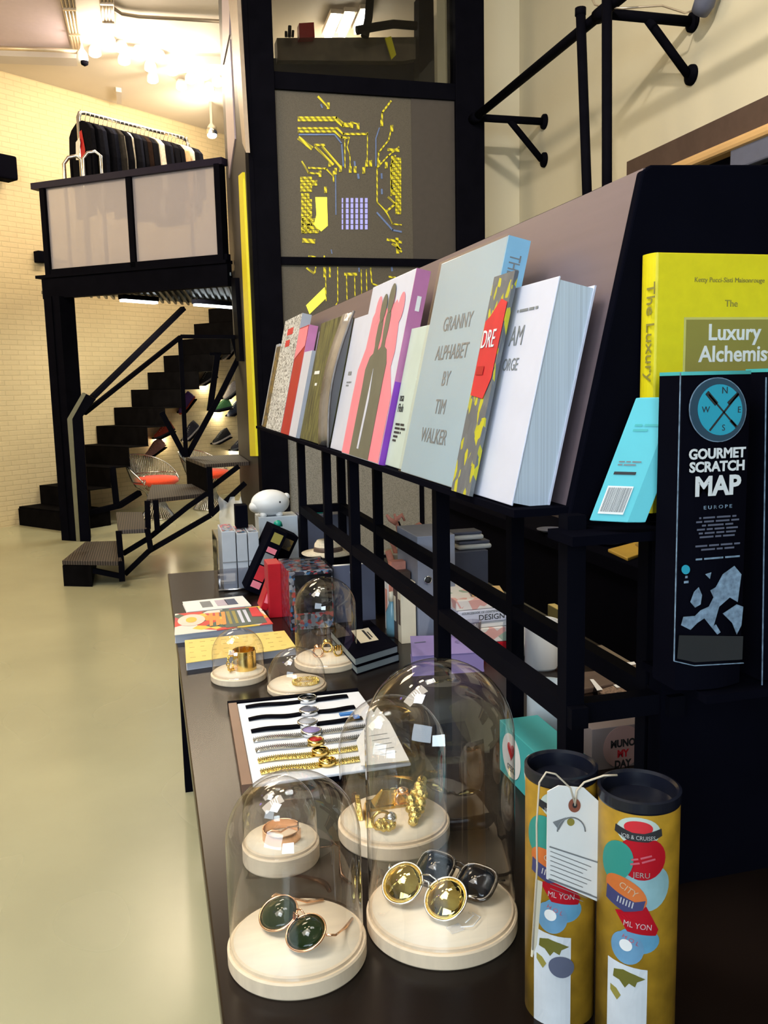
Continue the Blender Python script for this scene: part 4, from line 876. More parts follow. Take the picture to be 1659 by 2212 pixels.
# ================================================================== MAP TUBES
def maptube(c, top, r, lab, shift=0, tagd=False):
    c = V((c.x, c.y, TZ)); hh = top-TZ
    t = thing('map_tube', c, lab, 'tube')
    MB().lathe(c, [(0, 0), (r, 0), (r, hh-.006)], 48).build('tube_body', 'tube', t)
    MB().lathe(c, [(r+.0002, hh-.012), (r+.001, hh-.010), (r+.001, hh), (r-.002, hh+.001), (r-.004, hh-.002), (r-.006, hh-.016), (0, hh-.017)], 72, smooth=False).build('cap', mat('black_plastic_cap', (.006, .007, .014), .25), t)
    fa = math.atan2(-c.y, -c.x)   # angle facing the viewer
    def S(u_, v_): # u in metres around, v height from the top
        a = fa+u_/r; return c+V((cos(a)*r, sin(a)*r, hh-v_))
    def patch(nm, pts, m, off):
        pts = [(p[0]+(q_[0]-p[0])*i/6, p[1]+(q_[1]-p[1])*i/6) for p, q_ in zip(pts, pts[1:]+pts[:1]) for i in range(6)]; gs = 1.3 if 'sticker' in nm or nm == 'stripe_band' else 1; b = MB(); n_ = len(pts); cx = sum(p[0] for p in pts)/n_; cy = sum(p[1] for p in pts)/n_
        rings = []
        for k in range(5):
            f_ = k/4; rings.append([(cx+(p[0]-cx)*f_*gs, cy+(p[1]-cy)*f_*gs) for p in pts])
        def P3(q_): a = fa+q_[0]/r; return c+V((cos(a)*(r+off), sin(a)*(r+off), hh-q_[1]))
        for A, B in zip(rings, rings[1:]):
            for k in range(n_):
                l = [A[k], A[(k+1) % n_], B[(k+1) % n_], B[k]] if A is not rings[0] else [A[0], B[(k+1) % n_], B[k]]
                b.face([P3(q_) for q_ in l])
        bmesh.ops.remove_doubles(b.b, verts=b.b.verts, dist=1e-6)
        b.build(nm, m, t)
    el_ = lambda cx, cy, rx, ry, n_=26, rot=0: [(cx+rx*cos(2*pi*k/n_)*cos(rot)-ry*sin(2*pi*k/n_)*sin(rot), cy+rx*cos(2*pi*k/n_)*sin(rot)+ry*sin(2*pi*k/n_)*cos(rot)) for k in range(n_)]
    def wtext(s_, u_, v_, size, m, sx=1, rot=0):
        ob = text(t, s_, (0, 0, 0), (1, 0, 0), (0, 1, 0), size, m, sx, 'CENTER')
        for vv in ob.data.vertices:
            p = vv.co+WO[t.name]; x_, y_ = p.x*cos(rot)-p.y*sin(rot), p.x*sin(rot)+p.y*cos(rot)
            a = fa+(u_+x_)/r; vv.co = c+V((cos(a)*(r+.0016), sin(a)*(r+.0016), hh-v_+y_))-WO[t.name]
        return ob
    patch('cream_sticker', el_(0, .030, .017, .012), 'seafoam', .0003)
    patch('red_sticker', el_(0, .026, .011, .006), 'redink', .0005)
    patch('banner', [(-.023, .026), (-.01, .031), (.01, .031), (.023, .026), (.024, .034), (.01, .040), (-.01, .040), (-.024, .034)], 'ink', .0008)
    wtext('JOB & CRUISES', 0, .0375, .0062, 'paper', .82)
    patch('red_sticker', el_(.004, .058, .019, .018), 'red', .0006); wtext('~35/46', .004, .058, .0045, 'pink', 1, .3)
    patch('green_sticker', el_(-.022, .066, .013, .018, rot=.4), mat('green_ink', (.03, .25, .20), .5), .0009)
    patch('blue_sticker', el_(.010, .090, .018, .020, rot=.6), mat('pale_blue_ink', (.25, .42, .45), .5, var=.2), .0004); wtext('JERU', .004, .078, .008, 'seafoam')
    patch('striped_sticker', el_(-.012, .098, .018, .012, rot=.5), mat('orange_ink', (.6, .15, .03), .5, var=.2), .0011); wtext('CITY', -.010, .096, .010, 'cream', .9, -.5)
    patch('stripe_band', [(-.027, .098), (-.004, .106), (.004, .104), (.002, .112), (-.012, .116), (-.028, .110)], mat('indigo_ink', (.05, .05, .14), .5), .0013); wtext('IIIIII', -.012, .111, .010, 'paper', 1.2, -.2)
    patch('red_sticker', [(-.016, .122), (.008, .114), (.018, .134), (.016, .139), (-.006, .137)], 'red', .0008); wtext('ML YON', .001, .134, .0088, 'paper', .85, -.08)
    patch('blue_sticker', el_(.003, .148, .016, .011), mat('sky_ink', (.12, .33, .50), .5, var=.2), .0006)
    patch('blue_sticker', el_(-.009, .158, .013, .014), mat('azure_ink', (.14, .30, .46), .5, var=.2), .0009); patch('white_sticker', el_(-.010, .155, .005, .005), 'paper', .0012); wtext('H O L', -.006, .150, .0068, 'pink', 1, -.4)
    patch('map_label', [(-.030, .176), (.012, .180), (.012, .30), (-.030, .30)], mat('pale_map_paper', (.62, .64, .66), .5, var=.1), .0005)
    patch('map_of_world', [(-.022, .186), (-.012, .183), (.0, .186), (.010, .190), (.002, .194), (.0, .200), (-.006, .197), (-.010, .203), (-.016, .196), (-.023, .195)], mat('olive_map_ink', (.14, .13, .02), .5), .0009)
    patch('map_of_world', [(-.026, .205), (-.019, .207), (-.014, .213), (-.018, .22), (-.026, .212)], MT['gildedink'], .0009)
    if tagd: patch('black_seal', el_(.002, .214, .0135, .0125), 'bluegrey', .0014)
    return t, fa, hh
ty = .80
cA = V(((aty(1163, 1660, ty).x+aty(1300, 1660, ty).x)/2+.004, ty+.03, 0)); rA = (aty(1300, 1660, ty+.03).x-aty(1160, 1660, ty+.03).x)/2*.99
zA = aty(1228, 1648, ty+.03).z; 
cB = V(((aty(1302, 1720, ty-.03).x+aty(1457, 1720, ty-.03).x)/2, ty-.03, 0)); rB = (aty(1457, 1720, ty-.03).x-aty(1302, 1720, ty-.03).x)/2*.985
zB = aty(1378, 1698, ty-.03).z
tA, faA, hA = maptube(cA, zA, rA, 'mustard travel-sticker map tube with a white swing tag, left of the two', tagd=True)
tB, faB, hB = maptube(cB, zB, rB, 'mustard travel-sticker map tube nearest the black panel, right of the two')
# swing tag
ty2 = cA.y-rA-.006; G = lambda px, py: aty(px, py, ty2)
t = thing('swing_tag', G(1240, 1930), 'white swing tag with brown eyelet hanging on string over the left map tube', 'tag')
MB().prism([G(1183, 1710), G(1207, 1697), G(1262, 1702), G(1298, 1735), G(1299, 1760), G(1294, 1949), G(1181, 1899)], (0, .0012, 0)).build('card', 'paper', t)
disk = lambda cx, cy, rx, ry: [G(cx+rx*cos(2*pi*k/24), cy+ry*sin(2*pi*k/24)) for k in range(24)]
decal(t, 'eyelet', disk(1240, 1739, 13, 15), mat('brown_eyelet', (.26, .08, .05), .5), ny); decal(t, 'eyelet_hole', disk(1240, 1738, 5, 6), 'ink', ny, off=.0016)
b = MB()
b.tube([G(x, y)+V((0, -.0012, 0)) for x, y in ring_ ] if (ring_ := [(1203+30*(1-cos(a))*1.0, 1795-30*sin(a)) for a in [pi*k/12 for k in range(13)]]) else [], .0007, 5)
b.prism([G(1193, 1775)+V((0, -.001, 0)), G(1222, 1765)+V((0, -.001, 0)), G(1206, 1792)+V((0, -.001, 0))], (0, -.0003, 0)).build('printed_emblem', 'greyink', t)
decal(t, 'printed_sun', disk(1232, 1775, 8, 8), 'gildedink', ny)
b = MB()
for k in range(9): 
    y_ = 1838+k*10; b.bar(G(1188, y_)+V((0, -.001, 0)), G(1188+88-(k % 3)*9, y_+34-(k % 3)*3)+V((0, -.001, 0)), .0006, .0003, up=(0, 1, 0))
b.bar(G(1186, 1828)+V((0, -.001, 0)), G(1290, 1862)+V((0, -.001, 0)), .0013, .0003, up=(0, 1, 0)); b.bar(G(1184, 1898)+V((0, -.001, 0)), G(1292, 1940)+V((0, -.001, 0)), .0014, .0003, up=(0, 1, 0))
b.build('printed_lines', 'greyink', t)
MB().tube([G(1240, 1738)+V((0, -.002, 0)), G(1243, 1705)+V((0, -.003, 0)), G(1262, 1690), G(1300, 1672)+V((0, -.004, 0)), G(1330, 1672)+V((0, -.003, 0))], .0011, 6).tube([G(1240, 1735)+V((0, -.002, 0)), G(1232, 1702), G(1200, 1672), G(1180, 1668), G(1168, 1690)+V((-.0015, 0, 0)), G(1163, 1780)+V((-.002, 0, 0)), G(1166, 1870)+V((-.003, 0, 0)), G(1158, 2050)+V((-.004, 0, 0))], .0010, 6).build('string', mat('twine', (.55, .47, .36), .8), t)
MB().prism([G(1160, 1900), G(1172, 1905), G(1160, 2040), G(1150, 2068)], (-.001, .002, 0)).build('second_card_edge', 'cream', t)

# ================================================================== BELL JARS
def jar(cx, cy, rb, rg, ztop, lab, base=.016):
    c = V((cx, cy, TZ)); t = thing('bell_jar', c, lab, 'bell jar')
    b1 = base
    MB().lathe(c, [(0, 0), (rb*.985, 0), (rb, .002), (rb, b1-.002), (rb-.002, b1), (rg-.0005, b1), (rg-.001, b1+.0035), (rg-.0035, b1+.005)], 96, smooth=False).build('wooden_base', 'wood', t)
    MB().lathe(c, [(0, b1+.005), (rg-.0035, b1+.005), (rg-.0035, b1+.0015), (0, b1+.001)], 64).build('base_top', 'felt', t)
    h = ztop-TZ; rgl = rg+.0008
    prof = [(rgl+.001, b1+.001), (rgl, b1+.004), (rgl, h-rgl*1.0)]+[(rgl*cos(a), h-rgl*1.0+rgl*1.0*sin(a)) for a in [pi/2*k/16 for k in range(1, 16)]]+[(0, h)]
    MB().lathe(c, prof, 72).build('glass_dome', 'glass', t)
    return t, c+V((0, 0, b1+.005))
j1, t1 = jar(.1430, 1.004, .0860, .0815, 1.086, 'front left bell jar over round green-lensed sunglasses', .021)
j2, t2 = jar(.3355, 1.014, .0985, .0945, 1.205, 'tallest bell jar, over two pairs of sunglasses', .021)
j3, t3 = jar(.157, 1.236, .0575, .0545, .975, 'small bell jar with a rose gold cuff behind the front left jar', .027)
j4, t4 = jar(.339, 1.258, .088, .083, 1.072, 'bell jar over gold jewellery behind the tallest jar', .022)
j5, t5 = jar(.180, 2.090, .0675, .062, .975, 'small bell jar over a wide gold cuff at the table edge', .016)
j6, t6 = jar(.302, 1.965, .069, .0655, .950, 'low bell jar over a thin gold bracelet', .012)
j7, t7 = jar(.406, 2.130, .082, .077, 1.075, 'tall bell jar over gold rings beside the black notebooks', .016)

# sunglasses ------------------------------------------------
def sunnies(c, ang, lensm, framem, lab, rl_=.026, gap=.066, square=False, tilt=-50, temple=.13, side=0, ry=None):
    """folded sunglasses lying lenses up: x along the front, y to the temples"""
    t = thing('sunglasses', c, lab, 'sunglasses'); R3 = M4.Rotation(ang, 3, 'Z') @ M4.Rotation(radians(side), 3, 'Y')
    ry = ry or rl_
    Tl = R3 @ M4.Rotation(radians(tilt), 3, 'X')
    hz0 = c+V((0, 0, abs(sin(radians(tilt)))*ry*.9+.008))
    cl = abs(cos(radians(tilt)))
    for s in (-1, 1):
        cc_ = hz0+R3@V((s*gap/2, 0, 0))
        def pt(a, k=1, z=0):
            x, y = cos(a), sin(a)
            if square: n_ = (abs(x)**3.2+abs(y)**3.2)**(-1/3.2); x, y = x*n_, y*n_
            return cc_+Tl@V((x*rl_*k, y*ry*k, z))
        b = MB()
        rings = [[pt(2*pi*i/36, k, .0095*(1-k*k)) for i in range(36)] for k in (1, .8, .6, .4, .2)]
        vs = [[b.b.verts.new(p) for p in r_] for r_ in rings]; v0 = b.b.verts.new(cc_+Tl@V((0, 0, .0095)))
        for A, B in zip(vs, vs[1:]):
            for i in range(36): f_ = b.b.faces.new((A[i], A[(i+1) % 36], B[(i+1) % 36], B[i])); f_.smooth = True
        for i in range(36): f_ = b.b.faces.new((vs[-1][i], vs[-1][(i+1) % 36], v0)); f_.smooth = True
        b.build('lens', lensm, t, solid=.0015)
        MB().tube([pt(2*pi*i/40, 1.02) for i in range(40)], .0014 if not square else .003, 8, closed=True).build('rim', framem, t)
        # temple folded behind
        h0 = cc_+Tl@V((s*rl_*1.02, ry*.45, 0)); h1 = h0+R3@V((s*.006, .010, -.002)); e1 = V((*(h0+R3@V((s*.004-(s*.02), temple*.8, 0))).xy, c.z+.004)); e2 = V((*(e1+R3@V((-s*.01, .02, 0))).xy, c.z+.0025))
        MB().tube([h0, h1, h1.lerp(e1, .5), e1, e2], [.0015, .0015, .0013, .0022, .0018], 7).build('temple', framem, t)
    MB().tube([hz0+Tl@V((-gap/2+rl_, ry*.2, 0)), hz0+Tl@V((-.004, ry*.4, .004)), hz0+Tl@V((.004, ry*.4, .004)), hz0+Tl@V((gap/2-rl_, ry*.2, 0))], .0018, 8).build('bridge', framem, t)
    MB().tube([hz0+Tl@V((-gap/2+rl_*.7, ry*.65, 0)), hz0+Tl@V((0, ry*.75, .003)), hz0+Tl@V((gap/2-rl_*.7, ry*.65, 0))], .0012, 8).build('top_bar', framem, t)
    return t
sunnies(t1+V((-.006, .000, 0)), radians(-62), 'lensG', 'rosegold', 'round green-lensed sunglasses with copper frame in the front left jar', .0265, .056, tilt=26, temple=.055, ry=.024)
s2 = sunnies(t2+V((-.024, .000, 0)), radians(-50), 'lensY', 'chrome', 'round gold mirrored sunglasses with clear frame in the tallest jar', .0275, .066, tilt=36, temple=.05)
sunnies(t2+V((.030, .030, 0)), radians(-50), 'lensB', 'tort', 'black lensed sunglasses beside the gold pair in the tallest jar', .0255, .064, square=True, tilt=30, temple=.03, ry=.023)
# clear tag
c = t2+V((.005, -.055, .001)); t = thing('price_tag', c, 'small white looped tag lying in front of the gold sunglasses', 'tag')
MB().tube([c+V((.025, .02, .002)), c+V((.03, .005, .004)), c+V((.015, -.008, .003)), c+V((.0, -.004, .002))], .0008, 5).tube([c+V((.02, .022, .002)), c+V((.022, .008, .006)), c+V((.008, .0, .004))], .0007, 5).build('loop', 'white', t)
MB().obox(c+V((-.014, -.012, 0)), (.018, .004, 0), (-.003, .014, 0), (0, 0, .0012)).build('card', 'film', t)
# jewellery ------------------------------------------------
def band(c, r, h, m, nm, lab, cat='bracelet', tilt=None, open_=0, th=.002, braided=False):
    Q = tilt or M4.Identity(3); t = thing(nm, c, lab, cat)
    pr = [(r, 0), (r, h*.5), (r, h), (r-th, h), (r-th, 0), (r, 0)]
    b = MB(); n_ = 48; a0 = open_; span = 2*pi-open_*2
    rings = []
    for i in range(n_+1):
        a = a0+span*i/n_; rings.append([c+Q@V((x*cos(a), x*sin(a), z)) for x, z in pr[:-1]])
    for A, B in zip(rings, rings[1:]):
        vs = A+B
        k = len(A)
        va = [b.b.verts.new(p) for p in A]; vb = [b.b.verts.new(p) for p in B]
        for j in range(k): f_ = b.b.faces.new((va[j], va[(j+1) % k], vb[(j+1) % k], vb[j]))
    bmesh.ops.remove_doubles(b.b, verts=b.b.verts, dist=1e-5)
    b.build('cuff_band', m, t, bevel=.0004); return t
t = band(t3+V((.002, .0, 0)), .029, .016, 'rosegold', 'cuff_bracelet', 'rose gold cuff with engraved front in the small front jar', open_=.35)
b = MB()
for k in range(12): a = radians(200+k*5); b.ell(t3+V((.002+.0275*cos(a), .0275*sin(a), .004+(k % 2)*.004)), (.0012, .0012, .0012), nu=8, nv=6)
b.build('engraving', 'goldr', t)
MB().tube([t3+V((.002+.027*cos(a), .027*sin(a), .011)) for a in (.35, .2)]+[t3+V((.012, .004, .012)), t3+V((.0, -.006, .012)), t3+V((-.012, .004, .011)), t3+V((-.022, .0, .010))], .0016, 8).build('twist', 'rosegold', t)
band(t5+V((.016, .004, 0)), .029, .048, 'gold', 'wide_cuff', 'wide polished gold cuff standing in the small jar at the table edge', open_=.4)
c = t5+V((-.018, -.006, 0)); t = thing('chain_bracelet', c, 'chunky gold chain bracelet beside the wide cuff', 'bracelet')
Q = M4.Rotation(radians(80), 3, 'Y')
for k in range(14):
    a = 2*pi*k/14; cc_ = c+V((0, 0, .024))+M4.Rotation(radians(65), 3, 'Z')@(V((cos(a)*.020, 0, sin(a)*.022)))
    tt = V((-sin(a), 0, cos(a))); 
    MB().tube([cc_+M4.Rotation(radians(65), 3, 'Z')@(tt*.0062*cos(b_)+(V((0, 1, 0)) if k % 2 else V((cos(a), 0, sin(a))))*.004*sin(b_)) for b_ in [2*pi*i/12 for i in range(12)]], .0014, 6, closed=True).build('link', 'gold', t)
c = t6+V((.018, -.018, 0)); t = thing('bangle', c, 'thin textured gold bracelet lying in the low jar', 'bracelet')
b = MB()
for k in range(46):
    a = 2*pi*k/46; b.tube([c+V(((.028+.004*cos(q_))*cos(a+.1*sin(q_)), (.020+.004*cos(q_))*sin(a+.1*sin(q_)), .006+.005*sin(q_))) for q_ in [2*pi*i/8 for i in range(8)]], .0008, 5, closed=True)
b.build('coil', 'goldr', t)
def ringp(c, r, m, lab, stone, Q=None):
    Q = Q or M4.Rotation(radians(80), 3, 'X'); t = thing('ring', c, lab, 'ring')
    MB().tube([c+V((0, 0, r))+Q@V((r*cos(a), r*sin(a), 0)) for a in [2*pi*k/26 for k in range(26)]], .0028, 8, closed=True).build('hoop', m, t)
    if stone == 'dome': MB().ell(c+V((0, 0, 2*r+.003)), (.010, .009, .006)).build('stone', m, t)
    elif stone == 'bars':
        for k in range(4): MB().box(c+V((-.012+k*.006, -.006, r*1.2)), c+V((-.0085+k*.006, .008, r*2.2))).build('bar', m, t)
ringp(t7+V((.008, .03, 0)), .0125, 'gold', 'gold ring with a domed crown, back of the three in the tall rear jar', 'dome', M4.Rotation(radians(75), 3, 'X'))
ringp(t7+V((.028, -.01, 0)), .012, 'gold', 'gold ring with bar top at the right in the tall rear jar', 'bars', M4.Rotation(radians(70), 3, 'X')@M4.Rotation(.4, 3, 'Y'))
ringp(t7+V((-.022, -.004, 0)), .012, 'rosegold', 'rose gold ring at the left in the tall rear jar', 'dome', M4.Rotation(radians(80), 3, 'X')@M4.Rotation(-.4, 3, 'Y'))
# jar 4 jewellery
c = t4+V((.004, .040, 0)); t = thing('pyramid_cuff', c, 'gold cuff with a large pyramid stud', 'bracelet')
MB().hexa([c+V(p) for p in ((-.026, -.010, 0), (.026, -.010, 0), (.026, .012, 0), (-.026, .012, 0), (-.010, -.001, .021), (.010, -.001, .021), (.010, .004, .021), (-.010, .004, .021))]).build('stud', 'gold', t, bevel=.001)
MB().hexa([c+V(p) for p in ((-.030, -.014, 0), (.030, -.014, 0), (.030, .015, 0), (-.030, .015, 0), (-.029, -.013, .004), (.029, -.013, .004), (.029, .014, .004), (-.029, .014, .004))]).build('plate', 'gold', t, bevel=.0008)
c = t4+V((.044, .002, 0)); t = thing('leaf_brooch', c, 'knobbly gold leaf-shaped brooch standing at the right of the jewellery jar', 'brooch')
b = MB()
for k in range(34):
    f_ = k/33; w_ = .013*sin(pi*min(1, f_*1.05+.05)); p = c+V((-.020+.034*f_, -.034+.068*f_, .006+.020*f_))
    b.ell(p+V((random.uniform(-w_, w_)*.7, random.uniform(-w_, w_)*.5, random.uniform(0, w_))), (.007, .007, .006), nu=8, nv=6)
b.build('leaf', 'goldr', t)
MB().tube([c+V((-.020, -.034, .002)), c+V((-.004, -.004, .012)), c+V((.014, .034, .03))], [.001, .005, .003], 8).build('stem', 'gold', t)
c = t4+V((.024, .030, 0)); ringp(c, .011, 'rosegold', 'small rose gold knot ring behind the leaf brooch', 'dome')
c = t4+V((-.042, .006, 0)); t = thing('bar_earring', c, 'long gold bar earring at the left of the jewellery jar', 'earring')
MB().hexa([c+V(p) for p in ((-.008, -.026, 0), (.002, -.028, 0), (.010, .022, 0), (.000, .024, 0), (-.006, -.022, .012), (.000, -.023, .012), (.008, .018, .012), (.002, .020, .012))]).build('bar', 'gold', t, bevel=.001)
c = t4+V((-.052, .022, 0)); t = thing('bar_earring', c, 'second gold bar earring standing behind the first', 'earring')
MB().hexa([c+V(p) for p in ((-.006, -.018, 0), (.002, -.019, 0), (.006, .012, 0), (-.002, .014, 0), (-.005, -.012, .022), (.001, -.013, .022), (.005, .010, .022), (-.001, .012, .022))]).build('bar', 'goldr', t, bevel=.001)
c = t4+V((-.024, -.040, 0)); t = thing('flower_ring', c, 'gold ring with a clear stone at the front of the jewellery jar', 'ring')
b = MB()
for k in range(9): a = 2*pi*k/9; b.ell(c+V((.009*cos(a), .009*sin(a), .008)), (.005, .005, .005), nu=10, nv=6)
b.build('petals', 'goldr', t)
MB().ell(c+V((.008, .004, .014)), (.008, .008, .007)).build('stone', 'silver', t); MB().tube([c+V((.012*cos(a)-.004, .004, .012+.012*sin(a))) for a in [2*pi*k/20 for k in range(20)]], .002, 6, closed=True).build('hoop', 'gold', t)

for o_ in bpy.data.objects:
    if o_.name.split('.')[0] in ('pyramid_cuff', 'leaf_brooch', 'bar_earring', 'flower_ring'): o_.scale = (1.22,)*3
# ================================================================== WATCH TRAY
t = thing('watch_tray', atz(690, 1590, TZ), 'wooden tray with a white padded board for watches', 'tray')
w1, w2, w3, w4 = atz(512, 1520, TZ+.016), atz(775, 1493, TZ+.016), atz(888, 1648, TZ+.016), atz(546, 1696, TZ+.016)
cn = (w1+w2+w3+w4)/4
MB().prism([p-V((0, 0, .006)) for p in (w1, w2, w3, w4)], (0, 0, .006)).build('padded_board', 'dish', t, bevel=.002)
o4 = [cn+(p-cn)*1.0 for p in (w1, w2, w3, w4)]
for i, p in enumerate(o4): p.z = TZ
fr = MB(); wl_ = .012
MB().bar(V((w1.x-.010, w1.y, TZ+.010)), V((w4.x-.010, w4.y, TZ+.010)), .018, .018).build('tray_side', mat('brown_tray', (.20, .11, .07), .4), t)
MB().bar(V((w1.x-.02, w1.y+.008, TZ+.010)), V((w2.x, w2.y+.008, TZ+.010)), .012, .018).build('tray_back', 'black', t)
MB().prism([V((p.x, p.y, TZ+.0005)) for p in (w1, w2, w3, w4)], (0, 0, .009)).build('tray_bottom', 'black', t)
ux = ((w3-w4)+(w2-w1)).normalized(); uy = V((-ux.y, ux.x, 0))
bm_ = {'silver': ('silver', 'silver'), 'blacks': ('black', 'black'), 'goldw': ('cream', 'gold'), 'brownw': ('cream', 'rosegold')}
WT = [(.08, 'black', 'silver', 'lensB', .60, 'silver cased watch on a black strap, back of the tray'), (.26, 'black', 'silver', 'bluegrey', .56, 'watch with a wavy black strap and square grey case'),
      (.42, 'black', 'silver', 'grey', .5, 'watch on a thin black strap in the middle of the tray'), (.54, 'chrome', 'silver', 'purple', .5, 'watch with a chrome link bracelet and violet face'),
      (.66, 'chrome', 'gold', 'red', .5, 'link bracelet watch with gold case and dark red face'), (.78, 'goldr', 'gold', 'lensY', .5, 'gold link bracelet watch near the front of the tray'),
      (.90, 'goldr', 'gold', 'gold', .52, 'gold watch at the front edge of the tray')]
for f_, strap, case, face, cxp, lab in WT:
    a = w1.lerp(w4, f_); b_ = w2.lerp(w3, f_)
    z = V((0, 0, .0005)); a, b_ = a+(b_-a)*.06+z, a+(b_-a)*.88+z
    d = (b_-a).normalized(); pn = V((-d.y, d.x, 0)); cx_ = a.lerp(b_, cxp)
    t = thing('wristwatch', cx_, lab, 'watch')
    wv = .004 if 'wavy' in lab else .0015
    sw = .0100
    for s0, s1 in ((0, cxp-.05), (cxp+.05, 1)):
        rows = []
        for i in range(13):
            ff = s0+(s1-s0)*i/12; p = a.lerp(b_, ff)+pn*wv*sin(ff*14)+V((0, 0, .003+.0015*sin(ff*9)))
            w_ = sw*(.8+.25*(1-abs(ff-cxp)*2)); rows.append([p-pn*w_, p+pn*w_])
        MB().sheet(rows).build('strap', strap, t, solid=.0022)
        if strap in ('chrome', 'goldr'):
            b = MB()
            for i in range(26):
                ff = s0+(s1-s0)*(i+.5)/26; p = a.lerp(b_, ff)+pn*wv*sin(ff*14)+V((0, 0, .0055+.0015*sin(ff*9))); b.bar(p-pn*.007, p+pn*.007, .0016, .001)
            b.build('links', 'greyink' if strap == 'chrome' else 'gildedink', t)
    rr = .021 if case == 'silver' else .016
    MB().lathe(cx_+z, [(0, .001), (rr, .001), (rr, .009), (rr-.003, .011), (rr-.0035, .0095)], 30).build('case', case, t)
    MB().lathe(cx_+z, [(0, .0092), (rr-.0032, .0094), (rr-.0032, .0085), (0, .0085)], 30).build('face', face, t)
    MB().tube([cx_+d*rr*.9+pn*.0+V((0, 0, .006)), cx_+pn*(rr+.003)+V((0, 0, .006))][1:]+[cx_+pn*(rr+.0005)+V((0, 0, .006))], .002, 8).build('crown', case, t)
c = atz(842, 1590, TZ+.018); t = thing('paper_card', c, 'white printed guarantee card lying at the right end of the watch tray', 'card')
MB().prism([atz(815, 1528, TZ+.026), atz(842, 1560, TZ+.026), atz(884, 1643, TZ+.026), atz(780, 1655, TZ+.026), atz(770, 1600, TZ+.026)], (0, 0, .0006)).build('card', 'paper', t)
b = MB()
for k in range(5): b.bar(atz(798+k*6, 1590+k*10, TZ+.027), atz(836+k*5, 1584+k*10, TZ+.027), .002, .0003)
b.build('printed_lines', 'greyink', t)
tag(MB().obox(atz(735, 1548, TZ+.024), (.03, 0, 0), (0, .012, 0), (0, 0, .004)).obox(atz(765, 1553, TZ+.024), (.012, 0, 0), (0, .012, 0), (0, 0, .004)).build('blue_strap_sleeve', 'blue'), 'bright blue plastic sleeve on the watch straps', 'sleeve')

# ================================================================== PRINTED MATTER LEFT
def flatbook(nm, px, z0, th, cov, pg, lab, cat='magazine', bev=.001):
    P_ = [atz(x, y, z0+th) for x, y in px]; c = sum(P_, V())/4
    t = thing(nm, V((c.x, c.y, z0)), lab, cat)
    MB().prism([V((p.x, p.y, z0+.001)) for p in [c+(q_-c)*.985 for q_ in P_]], (0, 0, th-.002)).build('pages', pg, t)
    MB().prism([V((p.x, p.y, z0+th-.0015)) for p in P_], (0, 0, .0015)).build('cover', cov, t)
    MB().prism([V((p.x, p.y, z0)) for p in P_], (0, 0, .0012)).build('back_cover', cov if pg != 'grey' else pg, t)
    return t, P_
t, P_ = flatbook('notebook_yellow', [(399, 1383), (614, 1362), (640, 1398), (402, 1432)], TZ, .020, mat('pale_yellow_cover', (.80, .58, .16), .5, var=.05), 'grey', 'yellow covered book lying under the edge of the magazine', 'book')
b = MB()
for i in range(9):
    for j in range(4):
        p = (P_[0].lerp(P_[1], .06+i*.105)).lerp(P_[3].lerp(P_[2], .06+i*.105), .15+j*.22); b.box(p+V((-.006, -.001, 0)), p+V((.004+.004*((i+j) % 2), .001, .0006)))
b.build('printed_marks', mat('ochre_ink', (.5, .36, .12), .5), t)
t, P_ = flatbook('art_magazine', [(378, 1326), (560, 1309), (590, 1347), (377, 1372)], TZ, .024, 'magz', 'grey', 'colourful magazine with red flower and orange letters near the table corner')
g2 = lambda u_, v_: (P_[3].lerp(P_[2], u_)).lerp(P_[0].lerp(P_[1], u_), v_)
up_ = V((0, 0, 1))
decal(t, 'dark_cover_area', [g2(.52, .05), g2(.95, .08), g2(.97, .95), g2(.52, .95)], mat('dark_green_ink', (.03, .06, .05), .4, var=.3), up_, off=.0004)
decal(t, 'printed_flower', [g2(.18+.15*cos(2*pi*k/24), .6+.28*sin(2*pi*k/24)) for k in range(24)], mat('flower_white', (.85, .6, .5), .4), up_, off=.0006); decal(t, 'flower_centre', [g2(.18+.06*cos(2*pi*k/24), .6+.13*sin(2*pi*k/24)) for k in range(24)], mat('flower_yellow', (.75, .45, .02), .4), up_, off=.0012)
for k in range(3): decal(t, 'orange_letter', [g2(.36+.07*k, .2), g2(.395+.07*k, .22), g2(.43+.07*k, .85), g2(.385+.07*k, .85)], mat('bright_orange_ink', (.85, .25, .02), .4), up_, off=.0008)
for k, m_ in enumerate(('gildedink', 'gildedink', 'cwhite', 'cwhite')): decal(t, 'letter', [g2(.57+.065*k, .2), g2(.60+.065*k, .2), g2(.62+.065*k, .85), g2(.58+.065*k, .85)], m_, up_, off=.0008)
decal(t, 'red_patch', [g2(.84, .45), g2(.96, .4), g2(.95, .93), g2(.86, .93)], 'redink', up_, off=.0012)
t, P_ = flatbook('white_brochure', [(394, 1300), (524, 1287), (543, 1308), (404, 1322)], TZ, .008, 'paper', 'paper', 'white brochure with three small dark pictures at the table corner', 'brochure')
g2 = lambda u_, v_: (P_[3].lerp(P_[2], u_)).lerp(P_[0].lerp(P_[1], u_), v_)
for a_, m_ in ((.26, 'greyink'), (.5, 'lilac'), (.66, 'bluegrey')): decal(t, 'printed_picture', [g2(a_, .25), g2(a_+.17, .25), g2(a_+.17, .8), g2(a_, .8)], m_, up_, off=.0004)

# ================================================================== FAR END GROUP
def bxo(nm, x0, x1, yb_, Y_, z0, z1, d, m, lab, cat='box', bev=.002, skew=0):
    """box whose front face spans pixel columns x0..x1 at depth Y_"""
    a = aty(x0, yb_, Y_); c_ = aty(x1, yb_, Y_)
    return tag(MB().obox((a.x, Y_, z0), (c_.x-a.x, skew, 0), (0, d, 0), (0, 0, z1-z0)).build(nm, m, bevel=bev), lab, cat)
